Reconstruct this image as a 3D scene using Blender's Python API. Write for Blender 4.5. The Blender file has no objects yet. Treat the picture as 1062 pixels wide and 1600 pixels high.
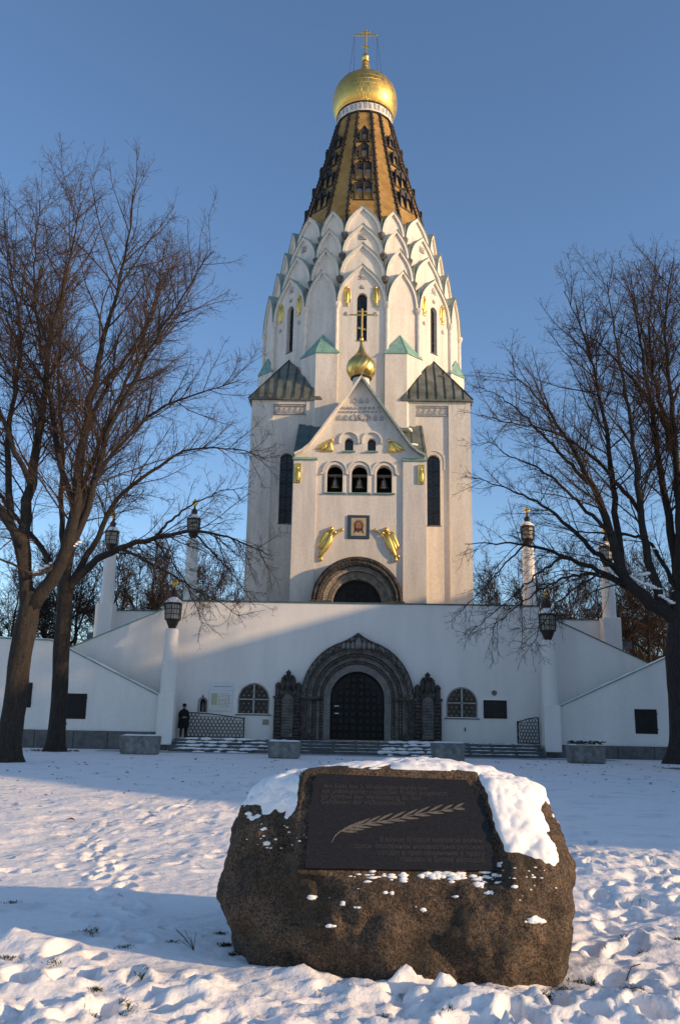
import bpy, bmesh, math, random
import numpy as np
from mathutils import Vector, Matrix
from mathutils.geometry import tessellate_polygon

SC = bpy.context.scene
COL = SC.collection
R = math.radians
# ------------------------------------------------------------------ camera
EYE = 1.7
_a = np.array([556.7 - 531, -(1125. - 800.)]); _b = np.array([640. - 531, 800. + 4990.])
FPX = float(np.sqrt(-(_a @ _b)))
_Y = np.array([_a[0], _a[1], -FPX]); _Z = np.array([_b[0], _b[1], -FPX])
_Y /= np.linalg.norm(_Y); _Z /= np.linalg.norm(_Z); _X = np.cross(_Y, _Z)
CAMM = np.stack([_X, _Y, _Z], 1)                 # camera = CAMM @ world
cam_d = bpy.data.cameras.new('camera'); cam = bpy.data.objects.new('camera', cam_d); COL.objects.link(cam)
cam_d.sensor_fit = 'VERTICAL'; cam_d.sensor_height = 24.0; cam_d.lens = 24.0 * FPX / 1600.0
cam_d.clip_start = 0.1; cam_d.clip_end = 3000
_mw = Matrix(CAMM.T.tolist()).to_4x4(); _mw.translation = (0, 0, EYE); cam.matrix_world = _mw
SC.camera = cam
# ------------------------------------------------------------------ sky, sun, exposure
SUN_AZ, SUN_EL = 70.0, 15.0                      # degrees to the right of straight behind the camera; height
w = bpy.data.worlds.new('World'); SC.world = w; w.use_nodes = True
nt = w.node_tree; bg = nt.nodes['Background']
sky = nt.nodes.new('ShaderNodeTexSky'); sky.sky_type = 'NISHITA'; sky.sun_disc = False
sky.sun_elevation = R(SUN_EL); sky.sun_rotation = R(180 - SUN_AZ); sky.altitude = 100
sky.air_density = 0.9; sky.dust_density = 0.5; sky.ozone_density = 3.0
nt.links.new(sky.outputs[0], bg.inputs[0]); bg.inputs[1].default_value = 0.145
sd = Vector((math.sin(R(SUN_AZ)) * math.cos(R(SUN_EL)), -math.cos(R(SUN_AZ)) * math.cos(R(SUN_EL)), math.sin(R(SUN_EL))))
sl = bpy.data.lights.new('sun', 'SUN'); sl.energy = 3.1; sl.angle = R(0.9); sl.color = (1.0, 0.70, 0.39)
so = bpy.data.objects.new('sun', sl); COL.objects.link(so); so.rotation_euler = sd.to_track_quat('Z', 'Y').to_euler(); so.location = sd * 80
SC.view_settings.view_transform = 'Standard'; SC.view_settings.look = 'None'
SC.cycles.sample_clamp_direct = 5.0; SC.cycles.sample_clamp_indirect = 4.0
SC.view_settings.gamma = 1; SC.view_settings.use_curve_mapping = False; SC.view_settings.exposure = 0.56

# ------------------------------------------------------------------ helpers
def ray(x, y): return CAMM.T @ np.array([x - 531., 800. - y, -FPX])
def at(x, y, Y):
    "photo pixel -> (X, Z) where its line of sight meets the upright plane at distance Y"
    d = ray(x, y); return d[0] * Y / d[1], d[2] * Y / d[1] + EYE
def gnd(x, y, z=0.0):
    d = ray(x, y); t = (z - EYE) / d[2]; return d[0] * t, d[1] * t
def proj(P):
    c = (np.asarray(P) - np.array([0, 0, EYE])) @ CAMM.T
    return np.stack([531 + FPX * c[..., 0] / -c[..., 2], 800 - FPX * c[..., 1] / -c[..., 2]], -1)

class MB:
    def __init__(s): s.v = []; s.f = []
    def add(s, vs, fs):
        n = len(s.v); s.v.extend(tuple(map(float, q)) for q in vs); s.f.extend(tuple(i + n for i in f) for f in fs); return s
    def box(s, x0, x1, y0, y1, z0, z1):
        return s.add([(x0,y0,z0),(x1,y0,z0),(x1,y1,z0),(x0,y1,z0),(x0,y0,z1),(x1,y0,z1),(x1,y1,z1),(x0,y1,z1)],
                     [(3,2,1,0),(4,5,6,7),(0,1,5,4),(1,2,6,5),(2,3,7,6),(3,0,4,7)])
    def bbox(s, x0, x1, y0, y1, z0, z1, b=.02, taper=0.0):
        "box with chamfered edges; taper narrows the bottom"
        vs = []; t = taper
        for z, i in ((z0, b + t), (z0 + b, t), (z1 - b, 0), (z1, b)):
            for (x, y, sx, sy) in ((x0,y0,1,1),(x1,y0,-1,1),(x1,y1,-1,-1),(x0,y1,1,-1)):
                vs.append((x + sx * (i + b), y + sy * i, z)); vs.append((x + sx * i, y + sy * (i + b), z))
        o = [1, 0, 2, 3, 5, 4, 6, 7]; o = [1,0,2,3,5,4,6,7]
        fs = []
        for k in range(3):
            for j in range(8): a, c = o[j], o[(j + 1) % 8]; fs.append((k*8+a, k*8+c, k*8+8+c, k*8+8+a))
        fs.append(tuple(reversed(o))); fs.append(tuple(24 + q for q in o))
        return s.add(vs, fs)
    def prism(s, poly, y0, y1, holes=(), caps=True, back=True):
        "XZ polygon with holes, pushed from y0 (front) to y1"
        loops = [list(poly)] + [list(h) for h in holes]
        flat = [q for l in loops for q in l]; n = len(flat)
        tris = tessellate_polygon([[Vector((q[0], q[1], 0)) for q in l] for l in loops])
        vs = [(q[0], y0, q[1]) for q in flat] + [(q[0], y1, q[1]) for q in flat]
        fs = []
        if caps:
            fs += [tuple(t) for t in tris]
            if back: fs += [tuple(n + i for i in reversed(t)) for t in tris]
        o = 0
        for l in loops:
            m = len(l)
            for i in range(m): j = (i + 1) % m; fs.append((o+i, o+j, n+o+j, n+o+i))
            o += m
        return s.add(vs, fs)
    def lathe(s, prof, n=24, c=(0, 0), a0=0.0):
        "prof [(r, z)]"
        vs = []; fs = []
        for r, z in prof:
            for k in range(n): a = a0 + 2 * math.pi * k / n; vs.append((c[0] + r * math.cos(a), c[1] + r * math.sin(a), z))
        for i in range(len(prof) - 1):
            for k in range(n): j = (k + 1) % n; fs.append((i*n+k, i*n+j, i*n+n+j, i*n+n+k))
        fs.append(tuple(reversed(range(n)))); fs.append(tuple((len(prof)-1)*n + k for k in range(n)))
        return s.add(vs, fs)
    def tube(s, pts, rad, n=6, cap=True):
        pts = [Vector(p) for p in pts]; m = len(pts)
        if not hasattr(rad, '__len__'): rad = [rad] * m
        vs = []; fs = []; u = None
        for i, p in enumerate(pts):
            d = (pts[min(i + 1, m - 1)] - pts[max(i - 1, 0)])
            if d.length < 1e-9: d = Vector((0, 0, 1))
            d.normalize()
            if u is None: u = d.orthogonal().normalized()
            else:
                u = u - d * u.dot(d)
                u = u.normalized() if u.length > 1e-6 else d.orthogonal().normalized()
            q = d.cross(u)
            for k in range(n):
                a = 2 * math.pi * k / n; vs.append(p + (u * math.cos(a) + q * math.sin(a)) * rad[i])
        for i in range(m - 1):
            for k in range(n): j = (k + 1) % n; fs.append((i*n+k, i*n+j, i*n+n+j, i*n+n+k))
        if cap: fs.append(tuple(reversed(range(n)))); fs.append(tuple((m-1)*n + k for k in range(n)))
        return s.add(vs, fs)
    def band(s, outer, inner, y0, y1):
        "strip between two open polylines in XZ of equal length, pushed from y0 to y1"
        m = len(outer); vs = []
        for y in (y0, y1):
            vs += [(p[0], y, p[1]) for p in outer] + [(p[0], y, p[1]) for p in inner]
        fs = []
        for i in range(m - 1):
            a, b, c, d = i, i + 1, m + i + 1, m + i; B = 2 * m
            fs += [(a, b, c, d), (B+d, B+c, B+b, B+a), (a, B+a, B+b, b), (d, c, B+c, B+d)]
        for i in (0, m - 1): fs.append((i, m + i, 3 * m + i, 2 * m + i))
        return s.add(vs, fs)
    def blob(s, c, r, n=8, m=5, jit=0, rng=random):
        prof = [(c[2] - r[2] * math.cos(math.pi * i / m), math.sin(math.pi * i / m)) for i in range(m + 1)]
        vs = []; fs = []
        for i, (z, q) in enumerate(prof):
            for k in range(n):
                a = 2 * math.pi * k / n; j = 1 + jit * (rng.random() - .5)
                vs.append((c[0] + r[0] * max(q, .02) * math.cos(a) * j, c[1] + r[1] * max(q, .02) * math.sin(a) * j, z))
        for i in range(m):
            for k in range(n): j = (k + 1) % n; fs.append((i*n+k, i*n+j, i*n+n+j, i*n+n+k))
        return s.add(vs, fs)
    def relief(s, poly, depth, y, steps=((1, 0), (.93, .62), (.66, .9), (.25, 1))):
        "puffed-up outline standing off the upright plane y towards the viewer"
        cx = sum(p[0] for p in poly) / len(poly); cz = sum(p[1] for p in poly) / len(poly); n = len(poly); vs = []; fs = []
        for k, h in steps:
            for p in poly: vs.append((cx + (p[0] - cx) * k, y - depth * h, cz + (p[1] - cz) * k))
        vs.append((cx, y - depth, cz))
        for i in range(len(steps) - 1):
            for k in range(n): j = (k + 1) % n; fs.append((i*n+k, i*n+j, i*n+n+j, i*n+n+k))
        L = (len(steps) - 1) * n
        for k in range(n): fs.append((L + k, L + (k + 1) % n, len(vs) - 1))
        return s.add(vs, fs)
    def mesh(s, name, mat, org=(0, 0, 0), smooth=False, norm=True):
        me = bpy.data.meshes.new(name)
        me.from_pydata([(v[0]-org[0], v[1]-org[1], v[2]-org[2]) for v in s.v], [], s.f)
        if norm:
            b = bmesh.new(); b.from_mesh(me); bmesh.ops.recalc_face_normals(b, faces=b.faces); b.to_mesh(me); b.free()
        if smooth: me.shade_smooth()
        if smooth and smooth is not True: me.set_sharp_from_angle(angle=R(smooth))
        me.materials.append(mat); me.update()
        return me
    def build(s, name, mat, parent=None, org=None, smooth=False, norm=True):
        if org is None: org = ORG.get(parent.name, (0, 0, 0)) if parent else (0, 0, 0)
        return put(name, s.mesh(name, mat, org, smooth, norm), parent)

ORG = {}
def put(name, me, parent=None, rz=0.0, loc=None):
    o = bpy.data.objects.new(name, me); COL.objects.link(o)
    if parent:
        o.parent = parent; ORG[o.name] = ORG.get(parent.name, (0, 0, 0))
    if rz: o.rotation_euler = (0, 0, rz)
    if loc is not None: o.location = loc
    return o
def thing(name, label, cat, loc=(0, 0, 0), group=None, rz=0.0):
    o = bpy.data.objects.new(name, None); COL.objects.link(o); o.location = loc; o.empty_display_size = .2
    if rz: o.rotation_euler = (0, 0, rz)
    ORG[o.name] = tuple(loc); return tag(o, label, cat, group)
def tag(o, label=None, cat=None, group=None, kind=None):
    if label: o['label'] = label
    if cat: o['category'] = cat
    if group: o['group'] = group
    if kind: o['kind'] = kind
    return o
def arch(cx, z0, zs, w, n=14, rise=None):
    "outline of a round-headed opening: sill z0, spring zs, half width w"
    rise = w if rise is None else rise
    return [(cx - w, z0)] + [(cx + w, z0)] + [(cx + w * math.cos(math.pi * k / n), zs + rise * math.sin(math.pi * k / n)) for k in range(n + 1)]
def archline(cx, z0, zs, w, n=20, rise=None, tip=0.0):
    rise = w if rise is None else rise; q = [(cx + w, z0)]
    for k in range(n + 1):
        a = math.pi * k / n; e = max(0, 1 - abs(a - math.pi / 2) / .32)
        q.append((cx + w * math.cos(a), zs + rise * math.sin(a) + tip * e * e))
    return q + [(cx - w, z0)]

# ------------------------------------------------------------------ materials
def mat(name, col, rough=.8, var=.12, scale=3.0, bump=0.0, bscale=30.0, metal=0.0, col2=None, stretch=None, spec=.3, fine=0.0, trans=0.0, alpha=None):
    m = bpy.data.materials.new(name); m.use_nodes = True; t = m.node_tree; N = t.nodes; L = t.links
    b = N['Principled BSDF']; b.inputs['Roughness'].default_value = rough; b.inputs['Metallic'].default_value = metal
    b.inputs['Specular IOR Level'].default_value = spec
    tc = N.new('ShaderNodeTexCoord'); mp = N.new('ShaderNodeMapping'); L.new(tc.outputs['Object'], mp.inputs[0])
    if stretch: mp.inputs['Scale'].default_value = stretch
    n1 = N.new('ShaderNodeTexNoise'); n1.inputs['Scale'].default_value = scale; n1.inputs['Detail'].default_value = 8; n1.inputs['Roughness'].default_value = .65
    L.new(mp.outputs[0], n1.inputs[0])
    cr = N.new('ShaderNodeValToRGB'); L.new(n1.outputs[0], cr.inputs[0])
    c2 = col2 if col2 else tuple(c * (1 - 2.2 * var) for c in col)
    cr.color_ramp.elements[0].position = .34; cr.color_ramp.elements[0].color = (*c2, 1)
    cr.color_ramp.elements[1].position = .62; cr.color_ramp.elements[1].color = (*col, 1)
    out = cr.outputs[0]
    if fine:
        n3 = N.new('ShaderNodeTexNoise'); n3.inputs['Scale'].default_value = bscale; n3.inputs['Detail'].default_value = 6; L.new(tc.outputs['Object'], n3.inputs[0])
        r3 = N.new('ShaderNodeMapRange'); r3.inputs[1].default_value = .3; r3.inputs[2].default_value = .7; r3.inputs[3].default_value = 1 - fine; r3.inputs[4].default_value = 1 + fine; L.new(n3.outputs[0], r3.inputs[0])
        mx = N.new('ShaderNodeMix'); mx.data_type = 'RGBA'; mx.blend_type = 'MULTIPLY'; mx.inputs[0].default_value = 1
        L.new(out, mx.inputs[6]); L.new(r3.outputs[0], mx.inputs[7]); out = mx.outputs[2]
    L.new(out, b.inputs['Base Color'])
    if bump:
        n2 = N.new('ShaderNodeTexNoise'); n2.inputs['Scale'].default_value = bscale; n2.inputs['Detail'].default_value = 7; L.new(tc.outputs['Object'], n2.inputs[0])
        bp = N.new('ShaderNodeBump'); bp.inputs['Strength'].default_value = min(1, bump); bp.inputs['Distance'].default_value = .02 * max(1, bump)
        L.new(n2.outputs[0], bp.inputs['Height']); L.new(bp.outputs[0], b.inputs['Normal'])
    if trans: b.inputs['Transmission Weight'].default_value = trans
    return m
M = {}
M['plaster'] = mat('church_plaster', (.77, .685, .59), .88, .10, .8, .3, 7, stretch=(1.9, 1.9, .3), fine=.07)
M['render'] = mat('terrace_render', (.87, .81, .745), .85, .05, .45, .12, 14, stretch=(1.5, 1.5, .3), fine=.04)
M['trim'] = mat('plaster_trim', (.78, .70, .605), .85, .08, 2.0, .2, 14)
M['weathered_shade'] = mat('weathered_shade_relief', (.50, .46, .42), .9, .2, 5, .4, 20)  # stone grey; on the gable ornament it also paints the niches' shade
M['flashing'] = mat('weathered_flashing', (.36, .40, .36), .7, .2, 3, .2, 20, col2=(.20, .27, .235))
M['gold'] = mat('gold_leaf', (.90, .58, .17), .30, .07, 2.5, .25, 14, metal=1, spec=.5)
M['goldrelief'] = mat('gilded_relief', (.92, .62, .17), .38, .10, 6, .3, 25, metal=1)
M['verdigris'] = mat('verdigris_copper', (.235, .40, .325), .7, .16, 2.5, .2, 20, col2=(.15, .27, .23), fine=.1)
M['copper'] = mat('old_copper', (.185, .20, .165), .62, .2, 1.3, .3, 12, col2=(.10, .095, .075), fine=.15)
M['tealcopper'] = mat('teal_copper', (.105, .16, .155), .6, .15, 1.5, .2, 12, fine=.12)
M['ochre'] = mat('ochre_spire_tile', (.40, .235, .068), .6, .16, 1.2, .25, 16, col2=(.27, .14, .035), fine=.2)
M['bronze'] = mat('blackened_bronze', (.030, .021, .015), .55, .2, 6, .5, 20, spec=.4)
M['glass'] = mat('dark_glass', (.022, .022, .024), .25, .3, 3, .1, 20, spec=.5)
M['paleglass'] = mat('pale_glass', (.27, .27, .30), .25, .1, 3)  # light grey base stands in for sky reflected in the panes
M['lampglass'] = mat('lamp_glass', (.52, .49, .40), .3, .12, 6)
M['iron'] = mat('black_iron', (.020, .019, .019), .55, .2, 8, .2, 40)
M['darkstone'] = mat('sooty_stone', (.105, .088, .075), .9, .28, 3.5, .8, 22, col2=(.030, .026, .023), fine=.25)
M['midstone'] = mat('weathered_stone', (.215, .19, .165), .9, .25, 2.5, .6, 22, col2=(.085, .074, .064), fine=.2)
M['palestone'] = mat('pale_carved_stone', (.40, .34, .28), .9, .2, 3, .8, 26, col2=(.20, .165, .135), fine=.25)
M['door'] = mat('portal_door', (.018, .014, .012), .55, .2, 6, .3, 30)
M['wood'] = mat('dark_shutter', (.020, .017, .016), .6, .2, 6, .3, 30)
M['concrete'] = mat('planter_concrete', (.25, .24, .225), .95, .16, 4, .6, 60, col2=(.12, .112, .105), fine=.22)
M['plinth'] = mat('plinth_stone', (.17, .16, .15), .92, .2, 3, .4, 40, col2=(.10, .095, .09), fine=.15)
M['step'] = mat('step_stone', (.13, .125, .12), .9, .2, 3, .4, 40)
M['bark'] = mat('lime_bark', (.042, .033, .026), .95, .3, 6, 1.6, 14, col2=(.020, .016, .013), stretch=(2.2, 2.2, .35), fine=.3)
M['twig'] = mat('twig_bark', (.092, .062, .047), 1.0, .25, 1.0, spec=0)
M['twigfar'] = mat('far_twig_bark', (.060, .043, .034), 1.0, .25, 1.0, spec=0)
M['whitepaint'] = mat('white_paint', (.75, .75, .76), .5, .04, 3)
M['paper'] = mat('notice_paper', (.72, .70, .60), .6, .06, 8)
M['leafdead'] = mat('dead_leaf', (.085, .045, .022), .8, .25, 20)
M['grass'] = mat('winter_grass', (.055, .062, .022), .9, .25, 12)
M['coat'] = mat('black_coat', (.012, .012, .014), .9, .2, 10, .4, 60)
M['skin'] = mat('skin', (.42, .25, .19), .6, .05, 10)
M['trouser'] = mat('dark_trousers', (.016, .016, .019), .9, .2, 10)
# ------------------------------------------------------------------ numpy noise
def _h2(i, j, s): q = np.sin(i * 127.1 + j * 311.7 + s * 74.7) * 43758.5453; return q - np.floor(q)
def vn2(x, y, s=0):
    i = np.floor(x); j = np.floor(y); u = x - i; v = y - j
    u = u*u*u*(u*(u*6-15)+10); v = v*v*v*(v*(v*6-15)+10)
    return (_h2(i,j,s)*(1-u) + _h2(i+1,j,s)*u)*(1-v) + (_h2(i,j+1,s)*(1-u) + _h2(i+1,j+1,s)*u)*v - .5
def fbm2(x, y, o=4, s=0, g=.5):
    t = 0; a = 1
    for k in range(o): t = t + a * vn2(x, y, s + k); x = x * 2.03 + 17.3; y = y * 2.03 + 9.1; a *= g
    return t
def _h3(i, j, k, s): q = np.sin(i * 127.1 + j * 311.7 + k * 191.3 + s * 74.7) * 43758.5453; return q - np.floor(q)
def vn3(x, y, z, s=0):
    i = np.floor(x); j = np.floor(y); k = np.floor(z); u = x-i; v = y-j; w_ = z-k
    u = u*u*(3-2*u); v = v*v*(3-2*v); w_ = w_*w_*(3-2*w_)
    def L(kk): return (_h3(i,j,kk,s)*(1-u)+_h3(i+1,j,kk,s)*u)*(1-v)+(_h3(i,j+1,kk,s)*(1-u)+_h3(i+1,j+1,kk,s)*u)*v
    return L(k)*(1-w_) + L(k+1)*w_ - .5
def fbm3(x, y, z, o=4, s=0, g=.5):
    t = 0; a = 1
    for k in range(o): t = t + a * vn3(x, y, z, s + k); x = x*2.03+7.3; y = y*2.03+3.1; z = z*2.03+5.7; a *= g
    return t
def sstep(a, b, x): t = np.clip((x - a) / (b - a), 0, 1); return t*t*(3-2*t)

# ------------------------------------------------------------------ snow-covered lawn
def snow_mat(name, tint=(.95, .885, .83), bump=.35, dirt=True):
    m = bpy.data.materials.new(name); m.use_nodes = True; t = m.node_tree; N = t.nodes; L = t.links; b = N['Principled BSDF']
    b.inputs['Roughness'].default_value = .75; b.inputs['Specular IOR Level'].default_value = .2
    b.inputs['Subsurface Weight'].default_value = 0.0
    tc = N.new('ShaderNodeTexCoord')
    n1 = N.new('ShaderNodeTexNoise'); n1.inputs['Scale'].default_value = 1.1; n1.inputs['Detail'].default_value = 9; n1.inputs['Roughness'].default_value = .62; L.new(tc.outputs['Object'], n1.inputs[0])
    cr = N.new('ShaderNodeValToRGB'); L.new(n1.outputs[0], cr.inputs[0])
    e = cr.color_ramp.elements; e[0].position = .30 if dirt else .2; e[0].color = (.70, .68, .66, 1) if dirt else (*[c * .92 for c in tint], 1); e[1].position = .46; e[1].color = (*tint, 1)
    L.new(cr.outputs[0], b.inputs['Base Color'])
    n2 = N.new('ShaderNodeTexNoise'); n2.inputs['Scale'].default_value = 34; n2.inputs['Detail'].default_value = 8; n2.inputs['Roughness'].default_value = .7; L.new(tc.outputs['Object'], n2.inputs[0])
    bp = N.new('ShaderNodeBump'); bp.inputs['Strength'].default_value = bump; bp.inputs['Distance'].default_value = .02; L.new(n2.outputs[0], bp.inputs['Height']); L.new(bp.outputs[0], b.inputs['Normal'])
    if dirt:                                       # trodden crust: shallow pits a hand or a foot across
        v = N.new('ShaderNodeTexVoronoi'); v.inputs['Scale'].default_value = 2.6; v.inputs['Randomness'].default_value = 1.0; v.feature = 'SMOOTH_F1'; v.inputs['Smoothness'].default_value = .25
        wv = N.new('ShaderNodeTexNoise'); wv.inputs['Scale'].default_value = 3.0; wv.inputs['Detail'].default_value = 4; L.new(tc.outputs['Object'], wv.inputs[0])
        mxv = N.new('ShaderNodeMix'); mxv.data_type = 'RGBA'; mxv.blend_type = 'ADD'; mxv.inputs[0].default_value = .35; L.new(tc.outputs['Object'], mxv.inputs[6]); L.new(wv.outputs['Color'], mxv.inputs[7]); L.new(mxv.outputs[2], v.inputs[0])
        r_ = N.new('ShaderNodeMapRange'); r_.interpolation_type = 'SMOOTHSTEP'; r_.inputs[1].default_value = .12; r_.inputs[2].default_value = .34; L.new(v.outputs['Distance'], r_.inputs[0])
        n4 = N.new('ShaderNodeTexNoise'); n4.inputs['Scale'].default_value = .35; n4.inputs['Detail'].default_value = 2; L.new(tc.outputs['Object'], n4.inputs[0])
        r4 = N.new('ShaderNodeMapRange'); r4.inputs[1].default_value = .42; r4.inputs[2].default_value = .6; L.new(n4.outputs[0], r4.inputs[0])
        mm = N.new('ShaderNodeMath'); mm.operation = 'MULTIPLY'; L.new(r_.outputs[0], mm.inputs[0]); L.new(r4.outputs[0], mm.inputs[1])
        b2 = N.new('ShaderNodeBump'); b2.inputs['Strength'].default_value = .8; b2.inputs['Distance'].default_value = .05; L.new(mm.outputs[0], b2.inputs['Height'])
        n5 = N.new('ShaderNodeTexNoise'); n5.inputs['Scale'].default_value = 7; n5.inputs['Detail'].default_value = 6; L.new(tc.outputs['Object'], n5.inputs[0])
        b3 = N.new('ShaderNodeBump'); b3.inputs['Strength'].default_value = .65; b3.inputs['Distance'].default_value = .05; L.new(n5.outputs[0], b3.inputs['Height'])
        L.new(b2.outputs[0], b3.inputs['Normal']); L.new(b3.outputs[0], bp.inputs['Normal'])
    return m
M['snow'] = snow_mat('snow_ground'); M['snowcap'] = snow_mat('snow_cap', (.93, .885, .85), .3, False)
rng = np.random.default_rng(5)
prints = []                                        # x, y, heading, size, depth
def trail(pts, step=.55, w=.13, dep=.05, size=.15):
    side = 1
    for (p, q) in zip(pts[:-1], pts[1:]):
        a = np.array(p); b = np.array(q); d = b - a; n = max(1, int(np.hypot(*d) / step)); u = d / np.hypot(*d)
        for k in range(n):
            c = a + d * (k + .5) / n + np.array([-u[1], u[0]]) * w * side + rng.normal(0, .04, 2); side = -side
            prints.append((c[0], c[1], math.atan2(u[1], u[0]) + rng.normal(0, .15), size * rng.uniform(.85, 1.2), dep * rng.uniform(.6, 1.3)))
G = lambda *q: [gnd(x, y) for x, y in q]
trail(G((60, 1600), (190, 1380), (150, 1320), (95, 1290), (30, 1270)))
trail(G((165, 1370), (130, 1300), (210, 1255), (330, 1215)))
trail(G((200, 1600), (175, 1350), (200, 1290), (330, 1240), (430, 1215)))
trail(G((1062, 1420), (960, 1400), (905, 1350), (900, 1290)), dep=.06)
trail(G((1062, 1370), (990, 1340), (930, 1330)), dep=.05)
trail(G((1000, 1600), (960, 1480), (1000, 1420), (1062, 1360)), dep=.06)
trail(G((905, 1600), (930, 1500), (980, 1440), (1062, 1400)), dep=.06)
for k in range(80):
    prints.append((rng.uniform(-3.4, 3.2), rng.uniform(4.9, 6.4), rng.uniform(0, 6.3), rng.uniform(.10, .19), rng.uniform(.03, .075)))
for k in range(60):
    prints.append((rng.uniform(1.7, 5.0), rng.uniform(6.0, 13.0), rng.uniform(0, 6.3), rng.uniform(.11, .22), rng.uniform(.03, .07)))
for k in range(90):
    prints.append((rng.uniform(-7, -1.0), rng.uniform(10, 20), rng.uniform(0, 6.3), rng.uniform(.12, .2), rng.uniform(.02, .05)))
lumps = [(gnd(645, 1535), .13, .13), (gnd(565, 1548), .14, .10), (gnd(470, 1530), .16, .09), (gnd(720, 1560), .2, .08), (gnd(780, 1575), .18, .07),
         (gnd(220, 1528), .12, .08), (gnd(320, 1545), .15, .08), (gnd(60, 1480), .2, .09), (gnd(15, 1475), .13, .10), (gnd(120, 1505), .16, .06), (gnd(1000, 1550), .2, .08), (gnd(930, 1560), .13, .05), (gnd(1050, 1580), .2, .09), (gnd(830, 1570), .1, .06)]
def snow_h(x, y):
    h = .05 * fbm2(x * .18, y * .18, 3, 3) + .022 * fbm2(x * .9, y * .9, 4, 11)
    near = sstep(7.3, 5.9, y) * (1 - .6 * sstep(-.6, -1.4, x) * sstep(6.0, 6.8, y))
    right = sstep(1.0, 2.2, x) * sstep(15, 11, y) * sstep(5, 6, y)
    h = h + near * (.055 * fbm2(x * 3.1, y * 3.6, 4, 21, .6) + .05 * np.abs(fbm2(x * 7, y * 8, 3, 25)) + .016 * fbm2(x * 19, y * 21, 3, 27, .6)) + right * .010 * fbm2(x * 15, y * 13, 3, 28, .6)
    h = h + right * (.10 * fbm2(x * 2.1, y * 1.7, 4, 31, .55))
    left = sstep(-.8, -2, x) * sstep(9.5, 12, y) * sstep(28, 18, y); h = h + left * .06 * fbm2(x * 2.4, y * 1.9, 4, 41)
    for px, py, a, s, d in prints:
        dx = x - px; dy = y - py; m = (np.abs(dx) < .7) & (np.abs(dy) < .7)
        if not m.any(): continue
        u = dx[m] * math.cos(a) + dy[m] * math.sin(a); v = -dx[m] * math.sin(a) + dy[m] * math.cos(a)
        r = np.sqrt((u / s) ** 2 + (v / (s * .55)) ** 2)
        h[m] += -d * sstep(1.12, .82, r) + d * .4 * np.exp(-((r - 1.4) / .3) ** 2)
    for (c, s, d) in lumps:
        r2 = ((x - c[0]) ** 2 + (y - c[1]) ** 2) / (s * s); h = h + .75 * d * np.exp(-r2) * (1 + .6 * fbm2(x * 9, y * 9, 3, 51))
    # the snow is drifted up to the foot of the boulder, flat beneath the buildings
    h = h * (1 - sstep(38, 40, y)) - .0 
    return h
def axis_vals(lo, hi, fine, g, end_lo, end_hi):
    a = list(np.arange(lo, hi + 1e-6, fine)); s = fine
    while a[-1] < end_hi: s *= g; a.append(a[-1] + s)
    s = fine
    while a[0] > end_lo: s *= g; a.insert(0, a[0] - s)
    return np.array(a)
gx = axis_vals(-3.6, 3.8, .033, 1.055, -700, 700); gy = axis_vals(5.0, 10.5, .032, 1.032, -300, 1200)
GX, GY = np.meshgrid(gx, gy); GZ = snow_h(GX.ravel().copy(), GY.ravel().copy())
nx, ny = len(gx), len(gy)
idx = np.arange(nx * ny).reshape(ny, nx)
quads = np.stack([idx[:-1, :-1], idx[:-1, 1:], idx[1:, 1:], idx[1:, :-1]], -1).reshape(-1, 4)
def np_mesh(name, V, F, mt, smooth=True):
    me = bpy.data.meshes.new(name); V = np.asarray(V, np.float32); F = np.asarray(F, np.int32); k = F.shape[1]
    me.vertices.add(len(V)); me.vertices.foreach_set('co', V.ravel())
    me.loops.add(F.size); me.loops.foreach_set('vertex_index', F.ravel())
    me.polygons.add(len(F)); me.polygons.foreach_set('loop_start', np.arange(0, F.size, k, dtype=np.int32))
    me.polygons.foreach_set('loop_total', np.full(len(F), k, np.int32))
    me.update(calc_edges=True)
    if smooth: me.shade_smooth()
    me.materials.append(mt); return me
ground = tag(put('ground', np_mesh('ground', np.stack([GX.ravel(), GY.ravel(), GZ], -1), quads, M['snow'])), 'snow covered lawn with footprints in front of the church', kind='structure')
GZ2 = GZ.reshape(ny, nx)
def gz(x, y):
    i = min(max(int(np.searchsorted(gx, x)) - 1, 0), nx - 2); j = min(max(int(np.searchsorted(gy, y)) - 1, 0), ny - 2)
    u = (x - gx[i]) / (gx[i+1] - gx[i]); v = (y - gy[j]) / (gy[j+1] - gy[j])
    return float((GZ2[j, i] * (1-u) + GZ2[j, i+1] * u) * (1-v) + (GZ2[j+1, i] * (1-u) + GZ2[j+1, i+1] * u) * v)

# paved strip in front of the steps, thinly snowed over
M['path'] = mat('snowy_path', (.50, .51, .54), .9, .2, 1.2, .2, 30, col2=(.22, .215, .21))
tag(MB().box(-12.6, 12.6, 43.6, 45.2, -.1, .02).build('path', M['path']), 'thin snowy paved strip at the foot of the steps', kind='structure')

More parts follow.
